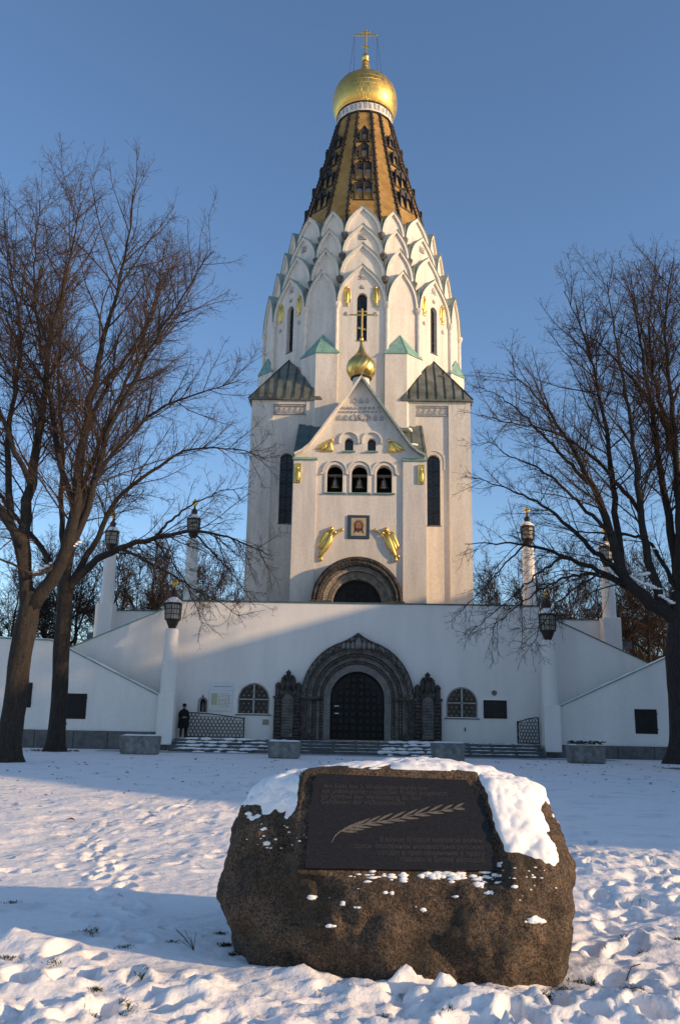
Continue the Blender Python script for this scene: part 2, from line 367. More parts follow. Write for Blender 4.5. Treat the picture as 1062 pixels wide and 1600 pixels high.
# ------------------------------------------------------------------ entrance steps
NST, RISE, TREAD, SY = 4, .155, .36, 45.0
stp = thing('entrance_steps', 'wide dark stone steps with snow on the treads before the portal', 'steps', (0, SY, 0))
rg = random.Random(3)
for k in range(NST):
    y0 = SY + k * TREAD; z0 = k * RISE
    y1 = 48.6 if k == NST - 1 else y0 + TREAD + .05
    MB().bbox(-9.3, 9.35, y0, y1, z0 - .02, z0 + RISE, .012).build('step', M['step'], stp)
    for sg in range(16):                         # snow lying on the tread, patchy
        x0 = -9.1 + sg * 1.14; x1 = x0 + 1.0 + rg.random() * .14
        full = (2.0 < x1 < 4.4) or x0 < -4.4 or x0 > 5
        if not full and rg.random() < .25: continue
        d = .06 if not full else .11
        b = MB(); n = 9; vs = []; fs = []
        yb_ = y0 + TREAD - .02
        for i in range(n):
            x = x0 + (x1 - x0) * i / (n - 1); j = (rg.random() - .5) * .08; hh = (.012 if not full else .022) * (.4 + rg.random())
            if i in (0, n - 1): hh *= .2
            yf = max(y0 + .02, yb_ - d - j - (0.05 if full else 0)); zt = z0 + RISE + .002
            vs += [(x, yf, zt), (x, yf + .05, zt + hh), (x, yb_, zt + hh * 1.3), (x, yb_, zt - .001)]
        for i in range(n - 1):
            for q in range(3): fs.append((i*4+q, i*4+4+q, i*4+5+q, i*4+1+q))
        o = b.add(vs, fs).build('snow_patch', M['snowcap'], stp, smooth=True); 
PLAT = NST * RISE
# swept-up snow spilling over the steps right of the portal axis
b = MB(); rg2 = random.Random(8)
for k in range(60):
    t = rg2.random(); x = 1.9 + rg2.random() * 2.6 + (1 - t) * -.8; y = SY - .1 + t * NST * TREAD; z = max(0, int((y - SY) / TREAD + 1)) * RISE * (y > SY)
    b.blob((x, y, z + .01), (.16 + rg2.random() * .2, .12 + rg2.random() * .1, .05 + rg2.random() * .05), 8, 4, .4, rg2)
tag(b.build('snow_heap', M['snowcap'], None, smooth=True), 'snow swept into heap on steps beside the portal', kind='stuff')
b = MB()
for k in range(70):
    t = rg2.random(); x = -8.6 + rg2.random() * 4.0; y = SY - .15 + t * NST * TREAD; z = max(0, int((y - SY) / TREAD + 1)) * RISE * (y > SY)
    b.blob((x, y, z + .01), (.16 + rg2.random() * .25, .1 + rg2.random() * .1, .04 + rg2.random() * .04), 8, 4, .4, rg2)
tag(b.build('snow_heap', M['snowcap'], None, smooth=True), 'snow lying on steps below the iron gate', kind='stuff')

# ------------------------------------------------------------------ terrace with the crypt portal
ter = thing('crypt_terrace', 'white rendered terrace wall with dark arched stone portal below church', 'terrace', (0, 48, 0))
TW, TOP = 48.0, 7.9
slopeL = [(-10.3, 7.55), (-15.42, 5.33), (-17.6, 4.38)]; slopeR = [(10.0, 7.5), (15.33, 5.06), (17.6, 4.0)]
outer = [(-17.6, 0), (17.6, 0), (17.6, 4.0), (15.33, 5.06), (10.0, 7.5), (9.7, TOP), (-9.9, TOP), (-10.3, 7.55), (-15.42, 5.33), (-17.6, 4.38)]
WIN = [(-5.515, .86), (5.6, .84)]
holes = [arch(0.03, 0.3, 2.8, 2.86, 24), arch(-8.24, 1.97, 2.5, .17, 8)]
for cx, hw in WIN: holes.append(arch(cx, 1.9, 2.68, hw, 16))
MB().prism(outer, TW, TW + .55, holes).build('main_wall', M['render'], ter)
MB().prism([(-9.9, TOP + .005), (9.7, TOP + .005), (9.7, TOP + .07), (-9.9, TOP + .07)], TW - .07, TW + .62).build('coping', M['tealcopper'], ter)
for sl_, sgn in ((slopeL, -1), (slopeR, 1)):
    up = [(sl_[0][0], sl_[0][1] + .004)] + [(p[0], p[1] + .004) for p in sl_[1:]]
    MB().band([(p[0], p[1] + .06) for p in up], up, TW - .05, TW + .6).build('coping', M['verdigris'] if sgn < 0 else M['tealcopper'], ter)
MB().box(-9.9, 9.7, TW + .56, 52, 6.5, 6.9).box(-10.6, 10.6, 52.0, 57.1, 6.5, 6.898).box(-17.6, 17.6, 57.1, 76, 6.5, 6.9).build('terrace_floor', M['plinth'], ter)
for sgn in (-1, 1):
    MB().box(*sorted((sgn * 10.6, sgn * 10.2)), 51.9, 56.7, 0, 7.6).build('side_wall', M['render'], ter)
    MB().box(*sorted((sgn * 10.6, sgn * 16.3)), 56.7, 57.1, 0, 8.32 if sgn < 0 else 8.2).build('rear_wall', M['render'], ter)
    MB().box(*sorted((sgn * 10.6, sgn * 16.35)), 56.63, 57.17, 8.325 if sgn < 0 else 8.205, 8.39 if sgn < 0 else 8.27).build('coping', M['tealcopper'], ter)
# stair flights behind the parapets: outward and up, then back towards the terrace
for sgn in (-1, 1):
    for k in range(16):
        x0 = 10.6 + k * .33; MB().box(*sorted((sgn * x0, sgn * (x0 + .36))), 46.95, 47.98, 0, PLAT + .12 + k * .155).build('step', M['step'], ter)
    for k in range(18):
        x0 = 16.2 - k * .33; MB().box(*sorted((sgn * x0, sgn * (x0 - .36))), 48.57, 51.68, 0, 3.3 + k * .19).build('step', M['step'], ter)
# wing walls in front
WY = 46.6
wingL = [(-9.75, .02), (-9.75, 2.55), (-10.3, 2.72), (-15.1, 4.97), (-15.95, 5.4), (-16.3, 5.50), (-26, 5.72), (-26, .02)]
wingR = [(9.75, .02), (26, .02), (26, 5.45), (17.2, 5.55), (16.14, 5.15), (10.54, 2.56), (9.75, 2.4)]
hL = [[(-15.14, 1.52), (-14.1, 1.52), (-14.1, 2.75), (-15.14, 2.75)], [(-18.1, 2.05), (-17.02, 2.05), (-17.02, 3.27), (-18.1, 3.27)]]
hR = [[(14.31, 1.31), (15.38, 1.31), (15.38, 2.48), (14.31, 2.48)]]
for poly, hh, topl, z_ in ((wingL, hL, wingL[1:7], 0), (wingR, hR, wingR[2:7], 0)):
    MB().prism(poly, WY, WY + .35, hh).build('wing_wall', M['render'], ter)
    MB().band([(p[0], p[1] + .075) for p in topl], [(p[0], p[1] + .004) for p in topl], WY - .06, WY + .42).build('coping', M['verdigris'], ter)
    b = MB(); n = 60; xs = np.linspace(topl[0][0], topl[-1][0], n); tx = [p[0] for p in topl]; tz = [p[1] for p in topl]
    if tx[0] > tx[-1]: zz = np.interp(-xs, [-q for q in tx], tz)
    else: zz = np.interp(xs, tx, tz)
    pts = [(x, WY + .16, z + .075) for x, z in zip(xs, zz)]
    vs = []; fs = []
    for i, (x, y, z) in enumerate(pts):
        h = .03 + .05 * rg.random() * (1 if rg.random() > .2 else .2); vs += [(x, y - .17 - .03 * rg.random(), z + .002), (x, y - .1, z + h), (x, y + .15, z + h), (x, y + .2, z + .002)]
    for i in range(n - 1):
        for q in range(3): fs.append((i*4+q, i*4+4+q, i*4+5+q, i*4+1+q))
    b.add(vs, fs).build('snow_strip', M['snowcap'], ter, smooth=True)
    for h in hh:
        x0, z0 = h[0]; x1, z1 = h[2]
        sh = MB().box(x0 - .03, x1 + .03, WY - .03, WY + .03, z0 - .03, z1 + .03).build('shutter', M['wood'], ter)
        b = MB()
        for k in range(6):
            xa = x0 + (x1 - x0) * k / 6; b.box(xa + .008, xa + (x1 - x0) / 6 - .008, WY - .045, WY - .028, z0, z1)
        for zz_ in (z0 + .2, z1 - .2): b.box(x0 - .02, x1 + .06, WY - .06, WY - .043, zz_ - .03, zz_ + .03)
        b.build('batten', M['wood'], sh)
# plinth stones along the wings, one by one
for x0, x1, zt in ((-26, -9.75, .92), (9.75, 26, .66)):
    x = x0; k = 0
    while x < x1 - .2:
        wd = min(1.75 + .3 * rg.random(), x1 - x)
        MB().bbox(x + .012, x + wd - .012, WY - .10 - .01 * rg.random(), WY + .1, -.05, zt - .01 * rg.random(), .015).build('plinth_stone', M['plinth'], ter); x += wd
# portal: stepped arches, jambs
rings = [(3.02, 2.68, 47.66, 48.60, 'darkstone', .38), (2.675, 2.42, 47.86, 48.7, 'midstone', 0), (2.415, 2.22, 48.00, 48.8, 'darkstone', 0),
         (2.215, 2.02, 48.12, 48.9, 'midstone', 0), (2.015, 1.84, 48.24, 48.95, 'darkstone', 0), (1.835, 1.46, 48.34, 49.0, 'palestone2', 0)]
M['palestone2'] = mat('portal_inner_stone', (.27, .24, .215), .9, .2, 2.5, .5, 22, col2=(.16, .14, .125), fine=.15)
for i, (ro, ri, y0, y1, mt, tip) in enumerate(rings):
    MB().band(archline(.03, PLAT, 2.8, ro, 32, rise=ro + .1 if i == 0 else ro, tip=tip), archline(.03, PLAT, 2.8, ri, 32), y0, y1).build('archivolt', M[mt], ter, smooth=30)
b = MB(); rg3 = random.Random(11)                 # carved foliage along the outer arch and bead rows on the inner ones
for k in range(70):
    a = math.pi * (k + .5) / 70; r_ = 2.86 + .05 * math.sin(k * 2.1); s_ = .06 + .05 * rg3.random()
    b.blob((.03 + r_ * math.cos(a), 47.65, 2.8 + (r_ + .06) * math.sin(a) + (.2 if abs(a - 1.57) < .12 else 0)), (s_, .06, s_), 6, 4, .5, rg3)
for rr, yy, n in ((2.32, 47.99, 56), (1.93, 48.23, 60), (2.54, 47.85, 44)):
    for k in range(n):
        a = math.pi * (k + .5) / n; b.blob((.03 + rr * math.cos(a), yy, 2.8 + rr * math.sin(a)), (.05, .04, .05), 5, 3, .3, rg3)
    for k in range(14):
        for s_ in (-1, 1): b.blob((.03 + s_ * rr, yy, PLAT + .1 + k * .155), (.07, .05, .06), 5, 3, .3, rg3)
tag(b.build('carving', M['midstone'], ter, smooth=True), kind='stuff')
b = MB()                                           # little figures under the tip
for k, (x, s_) in enumerate(((-.75, .8), (-.5, .9), (-.25, 1), (.05, 1.5), (.36, 1), (.62, .9), (.85, .8))):
    b.relief([(x - .1 * s_, 5.42), (x + .1 * s_, 5.42), (x + .13 * s_, 5.42 + .22 * s_), (x + .06 * s_, 5.42 + .36 * s_), (x, 5.42 + .42 * s_), (x - .06 * s_, 5.42 + .36 * s_), (x - .13 * s_, 5.42 + .22 * s_)], .12, 47.655)
tag(b.build('figure_relief', M['palestone2'], ter, smooth=True), kind='stuff')
for s_ in (-1, 1):                                 # impost mouldings
    MB().bbox(*sorted((.03 + s_ * 3.1, .03 + s_ * 1.86)), 47.6, 48.4, 2.72, 2.86, .03).build('impost', M['darkstone'], ter)
    MB().bbox(*sorted((.03 + s_ * 3.12, .03 + s_ * 2.2)), 47.58, 48.2, PLAT, PLAT + .32, .03).build('base_block', M['darkstone'], ter)
# door leaves with square panels
DPM = MB().bbox(-.155, .155, 0, .04, 0, .33, .03).mesh('door_panel', M['door'])
for s_ in (-1, 1):
    n = 14; pl = [(.03 + s_ * .012, PLAT + .01), (.03 + s_ * .012, 2.66 + 1.47)] + [(.03 + s_ * max(.012, 1.47 * math.sin(math.pi / 2 * k / n)), 2.66 + 1.47 * math.cos(math.pi / 2 * k / n)) for k in range(1, n + 1)] + [(.03 + s_ * 1.47, PLAT + .01)]
    dl = MB().prism(pl, 48.72, 48.82).build('door_leaf', M['door'], ter)
    b = MB()
    for i in range(4):
        for j in range(9):
            xa = .06 + i * .345; za = PLAT + .12 + j * .37
            if math.hypot(xa + .32, max(0, za + .33 - 2.66)) > 1.43: continue
            put('door_panel', DPM, dl, loc=(.03 + s_ * (xa + .155), .685, za))
    MB().tube([(.03 + s_ * .09, 48.68, 1.7), (.03 + s_ * .09, 48.64, 1.72), (.03 + s_ * .09, 48.64, 1.98), (.03 + s_ * .09, 48.68, 2.0)], .015, 6).build('handle', M['iron'], dl)
    if s_ < 0:
        for zz_ in (2.0, 2.39): MB().bbox(-1.2, -.96, 48.66, 48.69, zz_, zz_ + .06, .008).build('notice_strip', M['whitepaint'], dl)
MB().box(-1.6, 1.66, 48.9, 48.95, PLAT, 4.3).build('door_backing', M['door'], ter)
# arched windows with ring grilles
for cx, hw in WIN:
    z0, zs = 1.9, 2.68
    wn = MB().prism(arch(cx, z0, zs, hw + .02, 16), TW + .22, TW + .26).build('window', M['glass'], ter)
    MB().bbox(cx - hw - .1, cx + hw + .1, TW - .08, TW + .2, z0 - .06, z0 - .002, .012).build('sill', M['plinth'], wn)
    MB().bbox(cx - hw - .06, cx + hw + .06, TW - .07, TW - .005, z0, z0 + .03, .008).build('sill_snow', M['snowcap'], wn)
    b = MB()
    ol = archline(cx, z0, zs, hw - .01, 20); il = archline(cx, z0, zs, hw - .07, 20); b.band(ol, il, TW + .05, TW + .10)
    b.box(cx - .05, cx + .05, TW + .05, TW + .09, z0, zs + hw - .03); b.box(cx - hw + .02, cx + hw - .02, TW + .05, TW + .09, zs - .03, zs + .03); b.box(cx - hw + .02, cx + hw - .02, TW + .05, TW + .09, z0, z0 + .05)
    b.build('window_frame', M['weathered_shade'], wn)
    b = MB(); br_ = MB()
    for i in range(-3, 4):
        for j in range(0, 8):
            x = cx + i * .27 + (.135 if j % 2 else 0); z = z0 + .12 + j * .215
            lim = hw if z < zs else math.sqrt(max(0, hw * hw - (z - zs) ** 2))
            if abs(x - cx) > lim - .06 or z > zs + hw - .1: continue
            b.tube([(x + .115 * math.cos(q * math.pi / 5), TW + .12, z + .115 * math.sin(q * math.pi / 5)) for q in range(11)], .011, 4)
            if j % 2 == 0: br_.blob((x, TW + .11, z), (.035, .02, .035), 5, 3)
    b.build('grille', M['iron'], wn); tag(br_.build('rosettes', M['palestone'], wn), kind='stuff')
# small icon niche left of the board
nc = MB().prism(arch(-8.24, 1.97, 2.5, .2, 8), TW + .18, TW + .22).build('niche', M['wood'], ter)
MB().band(archline(-8.24, 1.95, 2.5, .25, 10, tip=.14), archline(-8.24, 1.95, 2.5, .185, 10), TW - .04, TW + .05).build('niche_frame', M['palestone2'], nc)
MB().relief([(-8.3, 2.0), (-8.18, 2.0), (-8.16, 2.35), (-8.24, 2.5), (-8.32, 2.35)], .05, TW + .18).build('figure', M['midstone'], nc)
# black memorial tablet and roundel on the right
tb = MB().bbox(6.74, 7.97, TW - .06, TW - .002, 1.91, 2.86, .015).build('memorial_tablet', M['wood'], ter)
b = MB()
for k in range(9):
    zz_ = 2.75 - k * .085; n = 9
    for j in range(n):
        xa = 6.85 + j * .115; b.box(xa, xa + .06 + .04 * rg3.random(), TW - .066, TW - .058, zz_, zz_ + .022)
b.build('inscription', M['darkstone'], tb)
MB().bbox(6.72, 7.99, TW - .08, TW - .002, 2.862, 2.90, .008).build('tablet_snow', M['snowcap'], tb)
MB().add([(7.33 + .14 * math.cos(q * math.pi / 8), TW - d, 3.24 + .14 * math.sin(q * math.pi / 8)) for d in (0, .05) for q in range(16)], [tuple(range(16)), tuple(range(16, 32))] + [(q, (q+1) % 16, 16 + (q+1) % 16, 16 + q) for q in range(16)]).build('roundel', M['plinth'], ter)
MB().bbox(-5.0, -4.66, TW - .03, TW - .002, 1.36, 1.64, .01).build('wall_plate', M['palestone'], ter)
MB().bbox(5.72, 5.78, TW - .06, TW - .002, 1.22, 1.42, .01).build('tap_box', M['plinth'], ter)
MB().tube([(-17.0 + 2.0, WY - .03, 1.2), (-15.0, WY - .12, 1.22), (-15.02, WY - .13, 1.32)], .02, 6).build('wall_hook', M['iron'], ter)

# stone pylons with eagles beside the portal
def eagle(b, cx, z, s, y, d=.14):
    S = lambda q: [(cx + p[0] * s, z + p[1] * s) for p in q]
    b.relief(S([(-.16, .1), (0, -.02), (.16, .1), (.19, .45), (.12, .72), (-.12, .72), (-.19, .45)]), d * 1.3, y)
    for m_ in (-1, 1):
        b.relief(S([(m_ * .12, .65), (m_ * .28, .86), (m_ * .40, .82), (m_ * .46, .55), (m_ * .44, .2), (m_ * .36, .0), (m_ * .26, .1), (m_ * .16, .3)]), d, y)
        b.relief(S([(m_ * .02, .66), (m_ * .05, .9), (m_ * .13, .97), (m_ * .26, .9), (m_ * .16, .84), (m_ * .14, .66)]), d * 1.1, y)
        b.relief(S([(m_ * .08, .1), (m_ * .22, -.06), (m_ * .3, -.02), (m_ * .2, .14)]), d * .8, y)
    b.relief(S([(-.12, .98), (.12, .98), (.17, 1.12), (.06, 1.2), (0, 1.3), (-.06, 1.2), (-.17, 1.12)]), d, y)
for cx in (-3.66, 3.76):
    py = MB().box(cx - .72, cx + .72, 47.62, 48.0, PLAT, 2.8)
    py.band([(cx - .4, 2.8), (cx - .36, 3.0), (cx - .2, 3.2), (cx, 3.28), (cx + .2, 3.2), (cx + .36, 3.0), (cx + .4, 2.8)], [(cx - .4, 2.79), (cx - .3, 2.79), (cx - .2, 2.79), (cx, 2.79), (cx + .2, 2.79), (cx + .3, 2.79), (cx + .4, 2.79)], 47.62, 48.0)
    py = py.build('memorial_pylon', M['darkstone'], ter)
    for s_ in (-1, 1):
        b = MB()
        for k in range(11): b.lathe([(.15, PLAT + .02 + k * .19), (.205, PLAT + .07 + k * .19), (.205, PLAT + .15 + k * .19), (.15, PLAT + .2 + k * .19)], 8, (cx + s_ * .5, 47.6))
        b.build('column', M['darkstone'], py, smooth=40)
        MB().lathe([(.26, 2.76), (.26, 2.86), (.14, 2.9), (.15, 3.05), (.14, 3.35), (.17, 3.42), (.13, 3.5), (.05, 3.6)], 8, (cx + s_ * .54, 47.75)).build('finial', M['darkstone'], py)
    MB().prism(arch(cx, PLAT + .15, 2.65, .3, 10), 47.585, 47.63).build('tablet', M['midstone'], py)
    b = MB()
    for k in range(12):
        zz_ = 2.62 - k * .15
        for j in range(4): xa = cx - .26 + j * .135; b.box(xa, xa + .08 + .03 * rg3.random(), 47.575, 47.588, zz_, zz_ + .06)
    b.build('inscription', M['darkstone'], py)
    b = MB(); eagle(b, cx, 3.12, .9, 47.72, .2); b.bbox(cx - .3, cx + .3, 47.68, 47.97, 3.05, 4.0, .08); b.build('eagle', M['darkstone'], py, smooth=50)

# notice board
nb = thing('notice_board', 'white framed notice board on wall left of arched window', 'notice board', (-7.25, 47.98, 2.04))
MB().bbox(-7.9, -6.64, 47.90, 47.99, 2.04, 3.12, .02).build('case', M['whitepaint'], nb)
MB().box(-7.80, -6.74, 47.895, 47.899, 2.14, 3.0).build('paper', M['paper'], nb)
b = MB()
for i in range(4):
    for k in range(9):
        if rg3.random() < .8: b.box(-7.4 + i * .17, -7.4 + i * .17 + .05 + .09 * rg3.random(), 47.891, 47.8945, 2.85 - k * .07, 2.865 - k * .07)
b.build('print', M['plinth'], nb)
M['yellow'] = mat('notice_yellow', (.62, .52, .14), .6, .1, 12, col2=(.30, .40, .50))
MB().box(-7.78, -7.46, 47.892, 47.8945, 2.35, 2.95).build('map_sheet', M['yellow'], nb)
MB().bbox(-7.86, -6.6, 47.92, 47.99, 3.13, 3.56, .015).build('header_panel', M['whitepaint'], nb)
b = MB()
for k in range(17): b.box(-7.72 + k * .06, -7.72 + k * .06 + .042, 47.915, 47.919, 3.30, 3.335)
b.build('header_lettering', M['plinth'], nb)

# iron gates
def gate(name, label, W, H0, H1, loc, rz):
    g = thing(name, label, 'gate', loc, 'iron gates by the stairs', rz); ORG[g.name] = (0, 0, 0)
    b = MB(); n = 14; top = [(W * k / n, 0, H1 + (H0 - H1) * (1 - k / n) ** .6 if k else H0) for k in range(n + 1)]
    top = [(W * k / n, 0, H1 + (H0 - H1) * math.cos(math.pi / 2 * k / n)) for k in range(n + 1)]
    b.tube(top, .028, 6); b.tube([(0, 0, .05), (W, 0, .05)], .025, 6); b.tube([(0, 0, .02), (0, 0, H0)], .03, 6); b.tube([(W, 0, .02), (W, 0, H1 + .06)], .035, 6)
    b.build('gate_frame', M['iron'], g)
    b = MB(); s = .2; j = 0; z = .15
    while z < H0:
        for i in range(int(W / s) + 1):
            x = .1 + i * s + (s / 2 if j % 2 else 0); zt = H1 + (H0 - H1) * math.cos(math.pi / 2 * min(1, x / W))
            if x > W - .08 or z > zt - .08: continue
            b.tube([(x + .1 * math.cos(q * math.pi / 4), 0, z + .1 * math.sin(q * math.pi / 4)) for q in range(9)], .014, 4)
            b.blob((x + s / 2, 0, z), (.035, .02, .035), 5, 3)
        z += s * .866; j += 1
    b.build('lattice', M['iron'], g)
gate('iron_gate', 'black iron lattice gate swung open against wall beside standing person', 3.0, 1.28, 1.02, (-8.95, 47.72, PLAT + .02), 0)
gate('iron_gate', 'narrow black iron gate seen edgewise next to white lamp column', 1.35, 1.35, 1.1, (9.42, 46.95, PLAT + .02), R(132))

# ------------------------------------------------------------------ lamp columns
def lamp_column(label, x, y, z0, zp, zt, r0, r1, pw, group):
    t = thing('lamp_column', label, 'lamp column', (x, y, z0), group)
    MB().bbox(x - pw, x + pw, y - pw, y + pw, z0, zp, .02).build('pedestal', M['render'], t)
    prof = [(r0, zp - .02), (r0, zp + .1), (r0 * .985, zp + .4)] + [(r0 + (r1 - r0) * k / 5, zp + .4 + (zt - zp - .5) * k / 5) for k in range(1, 6)] + [(r1 * .9, zt)]
    MB().lathe(prof, 24, (x, y)).build('shaft', M['render'], t, smooth=40)
    z = zt
    MB().lathe([(.19, z), (.20, z + .06), (.23, z + .12), (.36, z + .42), (.42, z + .5)], 6, (x, y), R(30)).build('bracket', M['bronze'], t)
    gl = MB().lathe([(.36, z + .5), (.40, z + 1.28)], 6, (x, y), R(30)).build('lamp_glass', M['lampglass'], t)
    b = MB()
    for k in range(6):
        a0 = R(30 + 60 * k); a1 = R(90 + 60 * k)
        P = lambda a, r, zz: (x + r * math.cos(a), y + r * math.sin(a), zz)
        b.tube([P(a0, .42, z + .46), P(a0, .46, z + 1.32)], .03, 4)
        for f_ in (1/3, 2/3):
            q = lambda r, zz: tuple(P(a0, r, zz)[i] * (1 - f_) + P(a1, r, zz)[i] * f_ for i in range(3)); b.tube([q(.415, z + .48), q(.45, z + 1.3)], .014, 4)
        for zz, r_ in ((z + .5, .425), (z + .78, .435), (z + 1.05, .447), (z + 1.3, .46)): b.tube([P(a0, r_, zz), P(a1, r_, zz)], .022 if zz not in (z + .5, z + 1.3) else .035, 4)
    b.build('cage', M['bronze'], gl)
    rf = MB().lathe([(.50, z + 1.32), (.48, z + 1.38), (.19, z + 1.62), (.16, z + 1.68)], 6, (x, y), R(30)).build('lamp_roof', M['bronze'], t)
    MB().lathe([(.49, z + 1.385), (.47, z + 1.42), (.28, z + 1.60), (.18, z + 1.69)], 12, (x, y), R(30)).build('roof_snow', M['snowcap'], rf, smooth=True)
    MB().lathe([(.16, z + 1.66), (.19, z + 1.78), (.22, z + 1.88), (.16, z + 2.0), (.07, z + 2.1), (.06, z + 2.22)], 10, (x, y)).build('finial_neck', M['bronze'], t, smooth=50)
    b = MB()
    def flame(s_, d): 
        return b.relief([(x + p[0] * s_, z + 2.18 + p[1] * 1.15) for p in ((-.05, 0), (.05, 0), (.10, .12), (.21, .22), (.19, .36), (.10, .33), (.07, .46), (0, .52), (-.07, .46), (-.10, .33), (-.19, .36), (-.21, .22), (-.10, .12))], d, y)
    flame(1, .11); flame(1, -.11)
    b.build('gilt_finial', M['gold'], t, smooth=60)
    return t
GL, GT = 'low lamp columns by the steps', 'tall lamp columns on the terrace'
lamp_column('white lamp column with lantern at left end of the steps', -9.83, WY - .05, .3, 2.85, 6.22, .42, .365, .42, GL)
lamp_column('white lamp column with lantern at right end of the steps', 9.98, WY - .05, .3, 2.62, 5.95, .42, .365, .42, GL)
lamp_column('tall lamp column on terrace edge, nearest left of the church', -11.02, 57, 6.9, 9.0, 13.2, .42, .37, .45, GT)
lamp_column('tall lamp column on terrace edge, nearest right of the church', 11.12, 57, 6.9, 8.9, 13.0, .42, .37, .45, GT)
lamp_column('tall lamp column on square pier at far left stair landing', -16.2, 56.2, 0, 8.65, 12.1, .42, .37, .55, GT)
lamp_column('tall lamp column on square pier at far right stair landing', 16.0, 56.2, 0, 8.3, 11.55, .42, .37, .55, GT)

# ------------------------------------------------------------------ planters
def planter(label, x0, x1, y, h, mt='concrete'):
    t = thing('concrete_planter', label, 'planter', ((x0 + x1) / 2, y, 0), 'concrete planters on the snow')
    MB().bbox(x0, x1, y - .45, y + .45, .005, h, .05, taper=.05).build('trough', M[mt], t, smooth=30)
    b = MB(); n = 14; m_ = 6; vs = []; fs = []; q = random.Random(int(x0 * 10))
    for i in range(n):
        for j in range(m_):
            e = min(i, n - 1 - i, j, m_ - 1 - j); vs.append((x0 + .04 + (x1 - x0 - .08) * i / (n - 1), y - .42 + .84 * j / (m_ - 1), h + (.003 if e == 0 else .035 + .03 * q.random())))
    for i in range(n - 1):
        for j in range(m_ - 1): fs.append((i*m_+j, i*m_+m_+j, i*m_+m_+j+1, i*m_+j+1))
    b.add(vs, fs).build('snow_cover', M['snowcap'], t, smooth=True)
    return t
planter('bare concrete planter at far left below wing wall, snow on top', -10.75, -9.0, 41.4, .82)
planter('bare concrete planter left of portal with black stone steps behind', -3.88, -2.44, 40.1, .72)
planter('bare concrete planter right of portal directly behind the boulder', 3.32, 4.8, 40.4, .78)
pl4 = planter('concrete planter at far right filled with withered snowy plants', 9.5, 11.14, 41.1, .78)
b = MB(); q = random.Random(4)
for k in range(160):
    x = q.uniform(9.6, 11.05); y = 41.1 + q.uniform(-.38, .38); z = .78 + q.uniform(.0, .13); a = q.uniform(0, 6.3); l = q.uniform(.06, .13)
    b.add([(x, y, z), (x + l * math.cos(a) + .03, y + l * math.sin(a), z + q.uniform(0, .1)), (x + 1.6 * l * math.cos(a), y + 1.6 * l * math.sin(a), z + q.uniform(-.02, .1)), (x + l * math.cos(a) - .04, y + l * math.sin(a) + .05, z + q.uniform(0, .08))], [(0, 1, 2, 3)])
b.build('withered_plants', M['grass'], pl4, norm=False)
# ------------------------------------------------------------------ the church
CY, CZ = 62.0, 6.9
C0 = (0, CY, CZ)
ch = thing('memorial_church', 'white memorial church with golden dome and scalloped arched gables under spire', 'church', C0)
def cb(mb, name, mt, smooth=False, rots=(0,), parent=None, subs=()):
    "one mesh, placed at each rotation about the tower axis; subs: (name, mesh) children of each"
    me = mb.mesh(name, M[mt], C0, smooth); res = []
    for r_ in rots:
        o = put(name, me, parent or ch, rz=R(r_)); res.append(o)
        for sn, sm in subs: put(sn, sm, o)
    return res
A = 7.2; YB = CY - A; ZE = 22.3
# square base: recessed panel walls, corner and inner pilasters, tall windows
wx, wh = 4.78, .43
for r_ in (0, 90, 180, 270):
    hs = [arch(s * wx, 13.9, 18.2, wh, 12) for s in (-1, 1)] if r_ == 0 else []
    me = MB().prism([(-A + .14, CZ), (A - .14, CZ), (A - .14, ZE - .02), (-A + .14, ZE - .02)], YB + .13, YB + .63, hs).mesh('base_wall', M['plaster'], C0)
    put('base_wall', me, ch, rz=R(r_))
pil = MB()
for s in (-1, 1):
    pil.box(*sorted((s * 5.77, s * (A - .001))), YB, YB + .2, CZ, ZE - .02); pil.box(*sorted((s * 1.55, s * 3.6)), YB - .02, YB + .2, CZ, ZE - .02)
    pil.box(*sorted((s * 3.58, s * 5.79)), YB + .01, YB + .2, ZE - .32, ZE - .03)
cb(pil, 'pilaster', 'plaster', rots=(0, 90, 180, 270))
fr = MB()
for s in (-1, 1):
    for k in range(6):
        x = s * 3.74 + s * k * .37; x0, x1 = sorted((x, x + s * .24))
        fr.box(x0 - .02, x1 + .02, YB + .06, YB + .14, ZE - .92, ZE - .86)
        fr.add([(x0, YB + .05, ZE - .86), (x1, YB + .05, ZE - .86), ((x0 + x1) / 2 + .05, YB + .05, ZE - .6), ((x0 + x1) / 2, YB + .05, ZE - .52), ((x0 + x1) / 2 - .05, YB + .05, ZE - .6), (x0, YB + .15, ZE - .86), (x1, YB + .15, ZE - .86), ((x0 + x1) / 2, YB + .15, ZE - .5)], [(0, 1, 2, 3, 4), (0, 4, 3, 7, 5), (1, 6, 7, 3, 2), (0, 5, 6, 1)])
    x0, x1 = sorted((s * 3.6, s * 5.77)); fr.box(x0, x1, YB + .04, YB + .14, ZE - 1.02, ZE - .95); fr.box(x0, x1, YB + .04, YB + .14, ZE - .46, ZE - .40)
[tag(o, kind='stuff') for o in cb(fr, 'frieze', 'weathered_shade', rots=(0, 90, 180, 270))]
